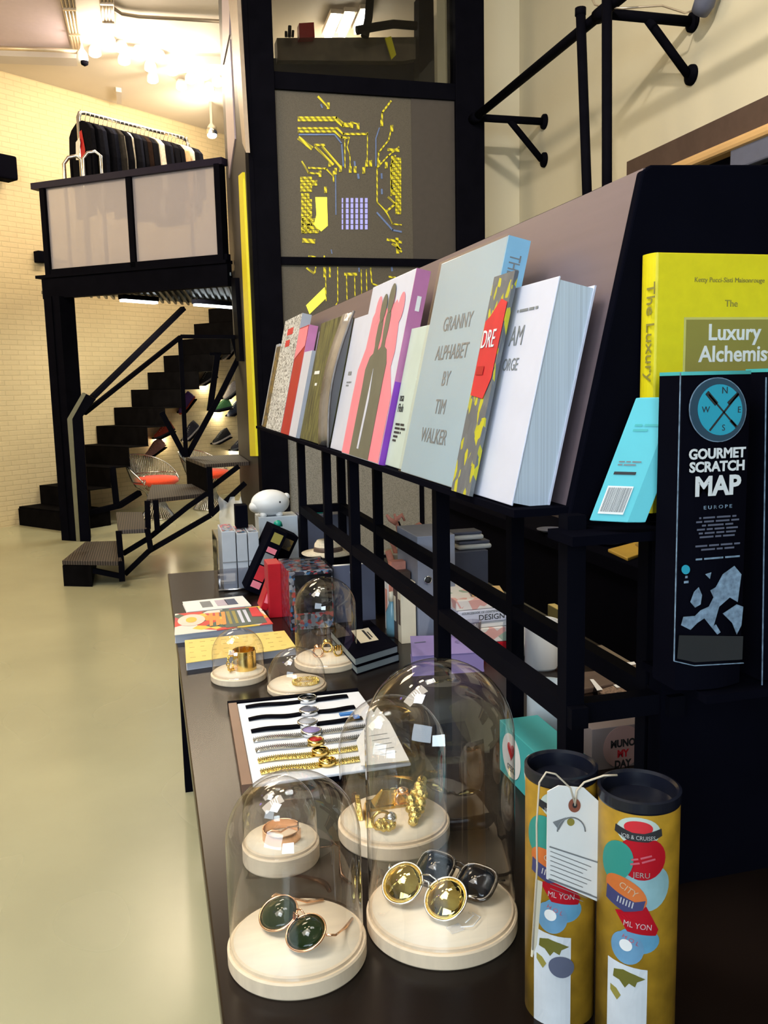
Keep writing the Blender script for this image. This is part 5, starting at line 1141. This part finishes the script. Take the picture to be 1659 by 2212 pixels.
# magazine holder with three books
Yh = 3.03
t = thing('acrylic_holder', (.27, Yh+.08, TZ), 'clear acrylic file holder at the far left table corner', 'holder')
a = aty(472, 1270, Yh).x; c_ = aty(562, 1270, Yh).x
b = MB(); b.box((a, Yh, TZ), (c_, Yh+.2, TZ+.004)); b.box((a, Yh, TZ+.004), (a+.003, Yh+.2, TZ+.19)); b.box((a, Yh, TZ+.004), (c_, Yh+.003, TZ+.08)); b.box((a, Yh+.197, TZ), (c_, Yh+.2, TZ+.19)); b.build('acrylic_box', 'acryl', t)
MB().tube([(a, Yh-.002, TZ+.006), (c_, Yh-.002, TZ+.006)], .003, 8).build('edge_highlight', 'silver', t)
for k, (x0, x1, zt_, lab) in enumerate(((481, 511, 1.06, 'leftmost'), (513, 536, 1.05, 'middle'), (538, 561, 1.052, 'rightmost'))):
    xa, xb = aty(x0, 1200, Yh).x, aty(x1, 1200, Yh).x
    t = thing('file_book', ((xa+xb)/2, Yh+.1, TZ+.005), lab+' of the three pale grey books in the acrylic holder', 'book', None)
    MB().box((xa, Yh+.006, TZ+.005), (xb, Yh+.18, zt_)).build('body', mat('pale_grey_cover', (.42, .45, .50), .5, var=.05), t, bevel=.002)
    MB().box((xa+.004, Yh+.012, zt_-.002), (xb-.004, Yh+.17, zt_+.001)).build('top_pages', 'comic', t)
    MB().box((xa, Yh+.0045, TZ+.10), (xb, Yh+.006, TZ+.103)).build('spine_line', 'greyink', t)
bxo('upright_box', 511, 537, 1150, Yh+.10, 1.055, 1.135, .06, 'blackm', 'small black box poking up out of the acrylic holder')
t = thing('plastic_bag', (.27, Yh+.25, TZ), 'crumpled clear plastic film behind the acrylic holder', 'bag')
b = MB(); rows = []
for i in range(9):
    rows.append([V((.235+.085*j/8+random.uniform(-.006, .006), Yh+.22+random.uniform(-.02, .02), TZ+.03+.265*i/8+(.012*sin(j*1.7) if i > 6 else 0))) for j in range(9)])
b.sheet(rows).build('film', 'film', t)
# leaning black books
def leanbook(p0, p1, Y_, w, d, lab, cols):
    a = aty(*p0, Y_); e = aty(*p1, Y_); a.z = max(a.z, TZ+.003)
    t = thing('leaning_black_book', V((a.x, Y_, TZ)), lab, 'book')
    u_ = (e-a); n_ = V((u_.z, 0, -u_.x)).normalized()
    MB().obox(a, u_, n_*w, (0, d, 0)).build('body', 'blackm', t, bevel=.002)
    uu = u_.normalized()
    for (f0, f1, m_) in cols:
        decal(t, 'spine_print', [a+u_*f0+n_*w*.2, a+u_*f0+n_*w*.8, a+u_*f1+n_*w*.8, a+u_*f1+n_*w*.2], m_, (0, -1, 0))
    return t
leanbook((529, 1274), (590, 1140), 2.93, .055, .16, 'black book with red and grey spine print leaning on the holder', [(.08, .18, 'pink'), (.2, .42, 'redink'), (.44, .62, 'greyink'), (.64, .72, 'pink'), (.80, .95, 'gildedink')])
leanbook((566, 1262), (616, 1148), 3.12, .055, .10, 'second black book leaning behind the first', [(.7, .9, 'goldprint')])
bxo('storage_box', 562, 646, 1200, 3.28, TZ, 1.065, .12, mat('pale_box', (.45, .50, .56), .5), 'pale grey box under the white pig')
c = aty(585, 1120, 3.32); c.z = 1.065
t = thing('piggy_bank', c, 'white ceramic pig with a black eye on the pale grey box', 'figurine')
b = MB().ell(c+V((0, 0, .05)), (.074, .05, .05), nu=28, nv=16).ell(c+V((-.052, -.005, .038)), (.030, .026, .024)).ell(c+V((.03, -.02, .008)), (.014, .014, .012)).ell(c+V((-.03, -.02, .008)), (.014, .014, .012))
b.build('body', 'white', t); MB().ell(c+V((.030, -.042, .055)), (.005, .004, .006)).build('eye', 'ink', t); MB().ell(c+V((.062, .0, .07)), (.014, .012, .014)).build('ear', 'white', t)
c = aty(600, 1132, 3.12); t = thing('green_toy', c, 'small green plastic cap on top of the leaning black books', 'toy'); MB().lathe(c-V((0, 0, .008)), [(0, 0), (.018, 0), (.014, .016), (.006, .022), (0, .022)], 14).build('cap', 'green', t)
bxo('green_trinket', 684, 698, 1112, 3.3, 1.065, 1.08, .03, 'green', 'green plastic piece behind the far rack posts', 'toy'); bxo('white_tray_box', 650, 762, 1140, 3.26, TZ, 1.064, .13, 'bluegrey', 'dark blue-grey box behind the far rack posts')
# reds
bxo('red_box', 583, 611, 1340, 2.62, TZ, 1.018, .09, 'red', 'upright red box left of the comic cube')
t = leanbook((562, 1316), (588, 1240), 2.66, .022, .08, 'thin red book leaning on the upright red box', [(.2, .8, 'pink')])
t.name = 'leaning_red_book'
for ch in t.children:
    if ch.name.startswith('body'): ch.data.materials[0] = MT['red']
# comic cube
Yc = 2.46; xa, xb = aty(626, 1360, Yc).x, aty(722, 1360, Yc).x
t = thing('comic_gift_box', ((xa+xb)/2, Yc+.07, TZ), 'glossy box printed with a dark comic collage behind the tall rear jar', 'box')
MB().box((xa+.004, Yc, TZ), (xb, Yc+.19, 1.022)).build('carton', 'comic', t, bevel=.002)
MB().box((xa+.02, Yc-.002, TZ+.05), (xb-.004, Yc-.0005, 1.012)).build('black_front', mat('black_gloss_card', (.012, .012, .014), .15), t)
MB().box((xa+.001, Yc-.004, TZ), (xb+.003, Yc+.194, 1.026)).build('clear_sleeve', 'acryl', t)
# ball shapes
# blue grey card book
Yk = 2.5; xa, xb = aty(724, 1340, Yk).x, aty(812, 1340, Yk).x
t = thing('grey_blue_book', ((xa+xb)/2, Yk+.01, TZ), 'blue-grey book standing upright behind the black notebooks', 'book')
MB().box((xa, Yk, TZ), (xb, Yk+.022, 1.022)).build('cover', 'bluegrey', t, bevel=.001); MB().box((xa+.002, Yk+.004, 1.0221), (xb-.002, Yk+.02, 1.0225)).build('pages', 'paper', t)
text(t, '~4', ((xa+xb)/2, Yk, .998), yx, yz, .014, 'lightink', 1, 'CENTER'); text(t, '~5', ((xa+xb)/2, Yk, .988), yx, yz, .008, 'lightink', 1, 'CENTER')
# straw hat on a hat box
Yt = 2.86; c = V((aty(716, 1215, Yt).x, Yt+.05, 0))
bxo('storage_box', 668, 770, 1280, Yt, TZ, .982, .1, 'blackm', 'black box under the straw hat')
t = thing('straw_hat', (c.x, c.y, .983), 'small cream straw hat with a brown band on the black box', 'hat')
MB().lathe((c.x, c.y, .983), [(0, .0), (.088, .0), (.092, .004), (.05, .010), (.046, .035), (.038, .046), (0, .048)], 36).build('hat_body', 'hat', t); MB().lathe((c.x, c.y, .983), [(.0508, .010), (.0478, .026)], 36).build('band', 'brown', t, solid=.0008)
# notebooks
for k, (z0, sh_) in enumerate(((TZ, .004), (TZ+.023, 0))):
    px = [(716+sh_, 1360), (810, 1340), (862, 1392), (770, 1420)]
    P_ = [atz(x, y, TZ+.045) for x, y in px]
    t = thing('black_notebook', (P_[0]+P_[2])/2, ['lower', 'upper'][k]+' of two thick black notebooks stacked beside the tall rear jar', 'notebook')
    o = P_[3]; e1 = (P_[2]-P_[3]); e1.z = 0; e2 = (P_[0]-P_[3]); e2.z = 0; o = V((o.x-.004*k, o.y-.003*k, z0))
    MB().obox(o+V((0, 0, .0025))+(e1+e2)*.01, e1*.98, e2*.98, (0, 0, .016)).build('pages', mat('grey_green_pages', (.22, .25, .25), .6), t)
    MB().obox(o, e1, e2, (0, 0, .0025)).build('back_cover', 'blackm', t); MB().obox(o+V((0, 0, .0185)), e1, e2, (0, 0, .0025)).build('front_cover', 'blackm', t, bevel=.001)
    if k:
        h_ = lambda u_, v_: o+e1*u_+e2*v_+V((0, 0, .021))
        decal(t, 'paper_label', [h_(.35, .35), h_(.75, .30), h_(.8, .75), h_(.4, .8)], 'cream', up_, off=.0003)
        decal(t, 'printed_figure', [h_(.58, .38), h_(.63, .37), h_(.65, .7), h_(.6, .72)], 'ink', up_, off=.0009); decal(t, 'printed_figure', [h_(.66, .42), h_(.69, .42), h_(.7, .62), h_(.67, .63)], 'ink', up_, off=.0009)
# binder / archive box
Yb = 2.22; xa, xb = aty(905, 1390, Yb).x, aty(985, 1390, Yb).x
t = thing('archive_box', ((xa+xb)/2, Yb+.1, TZ), 'tall blue-grey archive box with a finger hole', 'box')
MB().box((xa, Yb, TZ), (xb, Yb+.2, 1.145)).build('body', mat('slate_card', (.22, .24, .31), .5), t, bevel=.002)
MB().lathe((xa+.028, Yb-.001, 1.025), [(0, 0), (.009, 0), (.009, .001), (0, .001)], 20, M4.Rotation(radians(90), 3, 'X')).build('finger_hole', 'ink', t)
MB().lathe((xa+.028, Yb-.001, 1.025), [(.009, 0), (.011, 0), (.011, .002), (.009, .002)], 20, M4.Rotation(radians(90), 3, 'X')).build('hole_ring', 'silver', t)
cols = [('cream', 'cream'), ('darkwood', 'dark brown'), ('coral', 'coral pink'), ('paper', 'white')]
for k in range(4):
    y0 = Yb+.01+k*.045
    t = thing('thin_book', (xa-.03, y0, TZ), ['nearest, cream', 'second, dark brown', 'third, coral', 'farthest, white'][k]+' book of the row beside the archive box', 'book')
    MB().box((xa-.046, y0, TZ), (xa-.004, y0+.034, 1.02+.02*(k % 3))).build('body', cols[k][0], t, bevel=.001); MB().box((xa-.047, y0+.008, TZ+.05), (xa-.046, y0+.026, TZ+.12)).build('spine_label', ['brown', 'cream', 'cream', 'coral'][k], t)
c = V((aty(852, 1376, 2.3).x, 2.32, TZ)); t = thing('small_bottle', c, 'pale blue bottle with cream neck left of the archive box', 'bottle')
MB().lathe(c, [(0, 0), (.016, 0), (.017, .01), (.017, .07), (.008, .092), (.008, .1)], 20).build('body', mat('pale_aqua', (.16, .33, .42), .2), t); MB().lathe(c, [(0, .099), (.010, .1), (.008, .125), (0, .128)], 16).build('neck', 'cream', t)
# coral figure in pot
c = V((aty(868, 1275, 2.72).x, 2.75, TZ))
t = thing('ceramic_pot', c, 'cream ceramic pot behind the rack carrying the coral figure', 'pot')
MB().lathe(c, [(0, 0), (.035, 0), (.038, .02), (.030, .08), (.036, .145), (.052, .152), (.050, .157), (.03, .150), (0, .12)], 28).build('body', 'cream', t)
t = thing('coral_figure', c+V((0, 0, .15)), 'black and coral-pink branching figure sticking out of the cream pot', 'figurine')
b = MB()
for (x0, y0, x1, y1, x2, y2) in ((862, 1215, 850, 1180, 838, 1160), (870, 1200, 862, 1150, 852, 1110), (856, 1130, 842, 1122, 835, 1112), (858, 1122, 868, 1112, 874, 1125), (880, 1150, 900, 1140, 915, 1145), (895, 1140, 906, 1132, 915, 1138)):
    b.tube([aty(x0, y0, 2.74), aty(x1, y1, 2.74), aty(x2, y2, 2.74)], [.009, .007, .004], 8)
b.build('pink_branch', 'coral', t)
b = MB()
for (x0, y0, x1, y1, x2, y2) in ((866, 1205, 868, 1160, 858, 1128), (868, 1165, 885, 1150, 900, 1146)): b.tube([aty(x0, y0, 2.76), aty(x1, y1, 2.76), aty(x2, y2, 2.76)], [.014, .013, .008], 8)
b.build('black_branch', 'blackm', t)
MB().tube([aty(838, 1190, 2.70), aty(846, 1215, 2.70), aty(852, 1250, 2.71)], [.01, .012, .008], 10).build('red_arm', 'coral', t)
# glasses cases
for k, (x, y, z0, lab) in enumerate(((1005, 1215, 1.075, 'upper'), (1022, 1240, 1.045, 'lower'))):
    c = aty(x, y, 2.52); 
    t = thing('spectacle_case', V((c.x, c.y, z0)), lab+' of two dark blue and white rounded cases stacked behind the rack', 'case')
    MB().box((c.x-.06, c.y-.035, z0), (c.x+.05, c.y+.035, z0+.016)).build('shell', 'white', t, bevel=.008, seg=4); MB().box((c.x-.058, c.y-.033, z0+.0165), (c.x+.044, c.y+.033, z0+.026)).build('lid', 'bluegrey', t, bevel=.004)
bxo('storage_box', 975, 1055, 1300, 2.47, TZ, 1.044, .12, 'bluegrey', 'dark box carrying the rounded cases')
# book stack DESIGN
Yd = 2.06; xa = aty(990, 1350, Yd).x; sx0 = xa
stack = [(.000, .034, 'red', 'red book at the bottom of the stack beyond the rack', 0, .16, 'F-'), (.034, .040, 'mapprint', 'book with a printed map spine in the stack beyond the rack', 0, .17, ''), (.074, .016, 'paper', 'thin pale book in the stack beyond the rack', .004, .16, ''), (.090, .034, 'cwhite', 'white sourcebook lettered DESIGN in the stack beyond the rack', 0, .19, 'DESIGN'), (.124, .028, 'mapprint', 'colourful patterned book on top of the DESIGN book', -.004, .13, '')]
for z0, th, m_, lab, dx, wd_, s_ in stack:
    t = thing('stacked_book', (xa+dx+wd_/2, Yd+.11, TZ+z0), lab, 'book')
    MB().box((xa+dx, Yd+abs(dx), TZ+z0), (xa+dx+wd_, Yd+.2, TZ+z0+th-.001)).build('cover', m_, t, bevel=.002)
    MB().box((xa+dx+wd_-.0005, Yd+.006, TZ+z0+.003), (xa+dx+wd_+.0005, Yd+.195, TZ+z0+th-.004)).build('pages', 'paper', t)
    if s_ == 'DESIGN': text(t, 'SOURCEBOOK OF CONTEMPORARY', (xa+.01, Yd, TZ+z0+.024), yx, yz, .0075, 'greyink', 1); text(t, 'DESIGN', (xa+.055, Yd, TZ+z0+.006), yx, yz, .020, 'ink', 1.05)
    elif s_: text(t, 'F', (xa+.075, Yd, TZ+z0+.008), yx, yz, .022, 'paper', 1)
c = V((xa+.09, Yd+.08, TZ+.152)); tag(MB().obox(c-V((.04, .05, 0)), (.08, -.02, 0), (.02, .08, 0), (0, 0, .008)).build('kraft_envelope', mat('kraft', (.62, .42, .18), .6)), 'kraft envelope lying on the book stack', 'envelope')
c = V((aty(1134, 1330, 2.0).x-.004, 2.04, TZ+.0)); t = thing('white_canister', c, 'white rounded canister at the right of the book stack', 'canister'); MB().lathe(c, [(0, 0), (.02, 0), (.022, .01), (.022, .115), (.014, .128), (0, .130)], 24).build('body', 'white', t)
# purple box & glass
t, P_ = flatbook('violet_box', [(886, 1374), (1038, 1370), (1046, 1408), (890, 1418)], TZ, .05, 'purple', 'purple', 'flat violet box beyond the rack behind the tallest jar', 'box')
text(t, '~5', P_[0].lerp(P_[3], .4)+V((.01, 0, .0003)), yx, V((0, 1, 0)), .012, 'bluegrey')
c = atz(1022, 1392, TZ+.052); t = thing('glass_tumbler', c, 'small clear glass tumbler on the violet box', 'glass')
MB().lathe(c, [(0, .001), (.018, .001), (.021, .06), (.0195, .06), (.017, .006), (0, .006)], 32).build('glass', 'acryl', t)
# mugs
def cup(c, r, h, m, lab, deco=False):
    t = thing('white_cup', c, lab, 'cup')
    MB().lathe(c, [(0, 0), (r*.92, 0), (r, .006), (r, h-.002), (r-.001, h), (r-.004, h-.001), (r-.0045, .01), (0, .008)], 40).build('body', m, t)
    MB().tube([c+V((r*.98*.5, r*.8, h*.8)), c+V((r*.5+.02, r*.8+.02, h*.75)), c+V((r*.5+.024, r*.8+.024, h*.4)), c+V((r*.98*.5, r*.8, h*.25))], .005, 8).build('handle', m, t)
    return t
c1 = atz(1171, 1440, TZ); z1 = aty(1171, 1340, c1.y).z; cup(c1, .0425, z1-TZ, 'white', 'tall white cup beyond the rack, farther of the two')
c2 = atz(1185, 1610, TZ); z2 = aty(1180, 1478, c2.y).z; t = cup(c2, .042, z2-TZ, mat('bluish_white', (.52, .58, .62), .3), 'white cup with coloured print beyond the rack, nearer of the two')
for k, (aa, zz_, m_) in enumerate(((-70, .02, 'redink'), (-60, .03, 'blue'), (-52, .018, 'redink'), (-64, .045, 'gildedink'), (-50, .05, 'redink'), (-56, .06, 'greyink'))):
    a = radians(aa); p = c2+V((.0425*cos(a), .0425*sin(a), zz_)); tt_ = V((-sin(a), cos(a), 0)); decal(t, 'print', [p-tt_*.004, p+tt_*.004, p+tt_*.004+V((0, 0, .009)), p-tt_*.004+V((0, 0, .009))], m_, (cos(a), sin(a), 0))
# teal heart boxes
xa = aty(1078, 1700, 1.33).x
q0, q1 = atz(1152, 1800, TZ), None
bX = .60
A_ = V((.585, 1.42, TZ)); B_ = V((.585, 1.23, TZ)); zt_ = 1.005
t = thing('heart_gift_box', (.62, 1.32, TZ), 'teal box with white heart labels under the rack right of the tallest jar', 'box')
MB().box((.585, 1.215, TZ), (.66, 1.42, .945)).build('carton', 'teal', t, bevel=.001)
hx, hy = V((0, -1, 0)), V((0, 0, 1)); fr_ = loc2((.585, 1.42, TZ), hx, hy)
for cy_ in (.055, .150):
    decal(t, 'label_disc', [fr_(cy_+.040*cos(2*pi*k/30), .048+.040*sin(2*pi*k/30)) for k in range(30)], 'paper', (-1, 0, 0), off=.0005)
    decal(t, 'red_heart', [fr_(cy_+.015*(sin(a)**3), .058+.0011*(13*cos(a)-5*cos(2*a)-2*cos(3*a)-cos(4*a))) for a in [2*pi*k/36 for k in range(36)]], 'redink', (-1, 0, 0), off=.0012)
    text(t, 'GEEKS', V(fr_(cy_, .020))+V((-.0005, 0, 0)), hx, hy, .015, 'greyink', .8, 'CENTER', bold=.04)
# Muno my day box
Ym = 1.36; xa, xb = aty(1278, 1620, Ym).x, aty(1440, 1620, Ym).x; za, zb = aty(1340, 1676, Ym).z, aty(1340, 1568, Ym).z
t = thing('slogan_box', ((xa+xb)/2, Ym+.04, TZ), 'brown-pink box lettered with a slogan under the rack beside the black panel', 'box')
MB().box((xa, Ym, TZ), (xb, Ym+.1, zb)).build('carton', mat('dusky_card', (.30, .23, .22), .6, var=.05), t, bevel=.001)
fr_ = loc2((xa, Ym, TZ), yx, yz); hh_ = zb-TZ; cxm = aty(1345, 1620, Ym).x-xa
decal(t, 'pink_disc', [fr_(cxm+.040*cos(2*pi*k/30), hh_*.50+.040*sin(2*pi*k/30)) for k in range(30)], mat('dusky_pink', (.50, .30, .27), .6), ny, off=.0004)
for k, (s_, m_) in enumerate((('MUNO', 'ink'), ('MY', 'redink'), ('DAY', 'ink'))): text(t, s_, V(fr_(cxm, aty(1345, 1612+22*k, Ym).z-TZ)), yx, yz, .019, m_, .85, 'CENTER', bold=.05)
# wallets and folders on the right table side
tgm = 'paper'
def wal(px, z0, th, m_, nm, lab, tags):
    P_ = [atz(x, y, z0+th) for x, y in px]; c = sum(P_, V())/len(P_); t = thing(nm, V((c.x, c.y, z0)), lab, 'wallet')
    MB().prism([V((p.x, p.y, z0)) for p in P_], (0, 0, th)).build('leather', m_, t, bevel=.003)
    for tg in tags: MB().prism([atz(x, y, z0+th+.001) for x, y in tg], (0, 0, .001)).build('price_tag', tgm, t)
wal([(1255, 1400), (1300, 1392), (1420, 1462), (1370, 1464)], TZ, .03, mat('taupe_leather', (.16, .12, .08), .5), 'leather_pouch', 'long taupe leather pouch at the right edge of the table', [[(1352, 1432), (1370, 1430), (1374, 1435), (1356, 1438)], [(1378, 1440), (1386, 1440), (1404, 1456), (1396, 1458)]])
wal([(1215, 1455), (1290, 1448), (1330, 1475), (1250, 1490)], TZ, .014, 'brown', 'brown_wallet', 'brown wallet with white tag left of the speckled folder', [[(1274, 1468), (1282, 1468), (1302, 1490), (1290, 1492)]])
wal([(1290, 1490), (1345, 1474), (1393, 1512), (1330, 1524)], TZ, .012, 'cork', 'speckled_folder', 'speckled brown folder with white tag near the black panel', [[(1325, 1480), (1338, 1478), (1346, 1484), (1332, 1486)]])
wal([(1185, 1420), (1215, 1418), (1228, 1436), (1196, 1440)], TZ, .01, 'darkwood', 'brown_wallet', 'small dark brown wallet beside the tall white cup', [[(1213, 1424), (1222, 1424), (1223, 1428), (1214, 1428)]])
bxo('yellow_card_pack', 1210, 1226, 1360, 2.15, TZ, .925, .08, mat('warm_yellow_card', (.6, .45, .15), .5), 'small yellow pack peeking out right of the tall cup', 'pack')

# ================================================================== SHOP LIGHTS OVERHEAD (seen in the jar reflections)
for k, (x, y) in enumerate(((-1.1, 2.2), (-1.5, 3.1), (-.5, 2.75))):
    t = thing('ceiling_panel_light', (x, y, CZ-.3), 'square warm lamp over the table', 'ceiling light', 'warm lamps over the table')
    MB().box((x-.2, y-.14, CZ-.3), (x+.2, y+.14, CZ-.24)).build('housing', 'white', t); MB().box((x-.18, y-.12, CZ-.31), (x+.18, y+.12, CZ-.3)).build('diffuser', 'lampW', t); MB().bar((x, y, CZ-.24), (x, y, CZ), .02).build('stem', 'black', t)
t = thing('led_grid_light', (.1, 2.1, CZ-.6), 'hanging grid of small white lamps over the table', 'ceiling light')
MB().box((-.25, 1.8, CZ-.6), (.45, 2.4, CZ-.57)).build('plate', 'black', t)
for i in range(5):
    for j in range(4): MB().ell((-.18+.14*i, 1.88+.14*j, CZ-.61), (.022, .022, .02), nu=10, nv=6).build('bulb', 'lampL', t)
MB().bar((.1, 2.1, CZ-.57), (.1, 2.1, CZ), .02).build('stem', 'black', t)
for k in range(4):
    t = thing('tube_light', (-2.0+.25*k, 1.6, CZ-.2), 'long white tube light over the shop floor', 'ceiling light', 'tube lights over the shop floor')
    MB().box((-2.05+.25*k, .9, CZ-.2), (-1.95+.25*k, 2.1, CZ-.12)).build('housing', 'white', t); MB().box((-2.03+.25*k, .95, CZ-.22), (-1.97+.25*k, 2.05, CZ-.2)).build('tube', 'lampN', t); MB().bar((-2+.25*k, 1.5, CZ-.12), (-2+.25*k, 1.5, CZ), .02).build('stem', 'black', t)
t = thing('window_panel', (-1.5, -4.3, 1.2), 'bright cool shop window behind the viewer', 'window')
MB().box((-2.6, -4.38, 1.5), (-.6, -4.34, 3.2)).build('pane', 'lampC', t); MB().box((-2.66, -4.39, 1.44), (-.54, -4.37, 3.26)).build('window_frame', 'black', t)
t = thing('violet_light', (-2.6, 2.6, 4.0), 'small violet accent lamp high at the left', 'light'); MB().box((-2.7, 2.5, 4.0), (-2.5, 2.7, 4.1)).build('lamp', 'lampV', t); MB().bar((-2.6, 2.6, 4.1), (-2.6, 2.6, CZ), .02).build('stem', 'black', t)

# ------------------------------------------------------------------ printed pieces belong to the surface that carries them
HOST = ('front_cover', 'carton', 'card', 'tube_body', 'body', 'cover', 'cloth', 'upper', 'padded_board', 'leather')
PRINT = ('lettering', 'red_panel', 'pink_silhouette', 'grey_figure', 'pale_streak', 'title_', 'barcode', 'outline_ink', 'emblem', 'knife', 'seal', 'map_of', 'footer', 'pink_top', 'label_disc', 'red_heart', 'pink_disc', 'printed_', 'spine_', 'cream_sticker', 'red_sticker', 'green_sticker', 'blue_sticker', 'striped', 'stripe', 'white_sticker', 'banner', 'map_label', 'black_seal', 'eyelet', 'dark_cover', 'flower', 'orange_letter', 'letter', 'red_patch', 'paper_label', 'print', 'laces', 'lining', 'eye', 'ear', 'price_tag')
for t in [o for o in bpy.data.objects if o.type == 'EMPTY']:
    ch = list(t.children); host = None
    for h in HOST:
        host = next((c for c in ch if c.name.split('.')[0] == h), None)
        if host: break
    if not host: continue
    for c in ch:
        if c is not host and any(c.name.startswith(p) for p in PRINT) and c.name.split('.')[0] != 'spine': c.parent = host
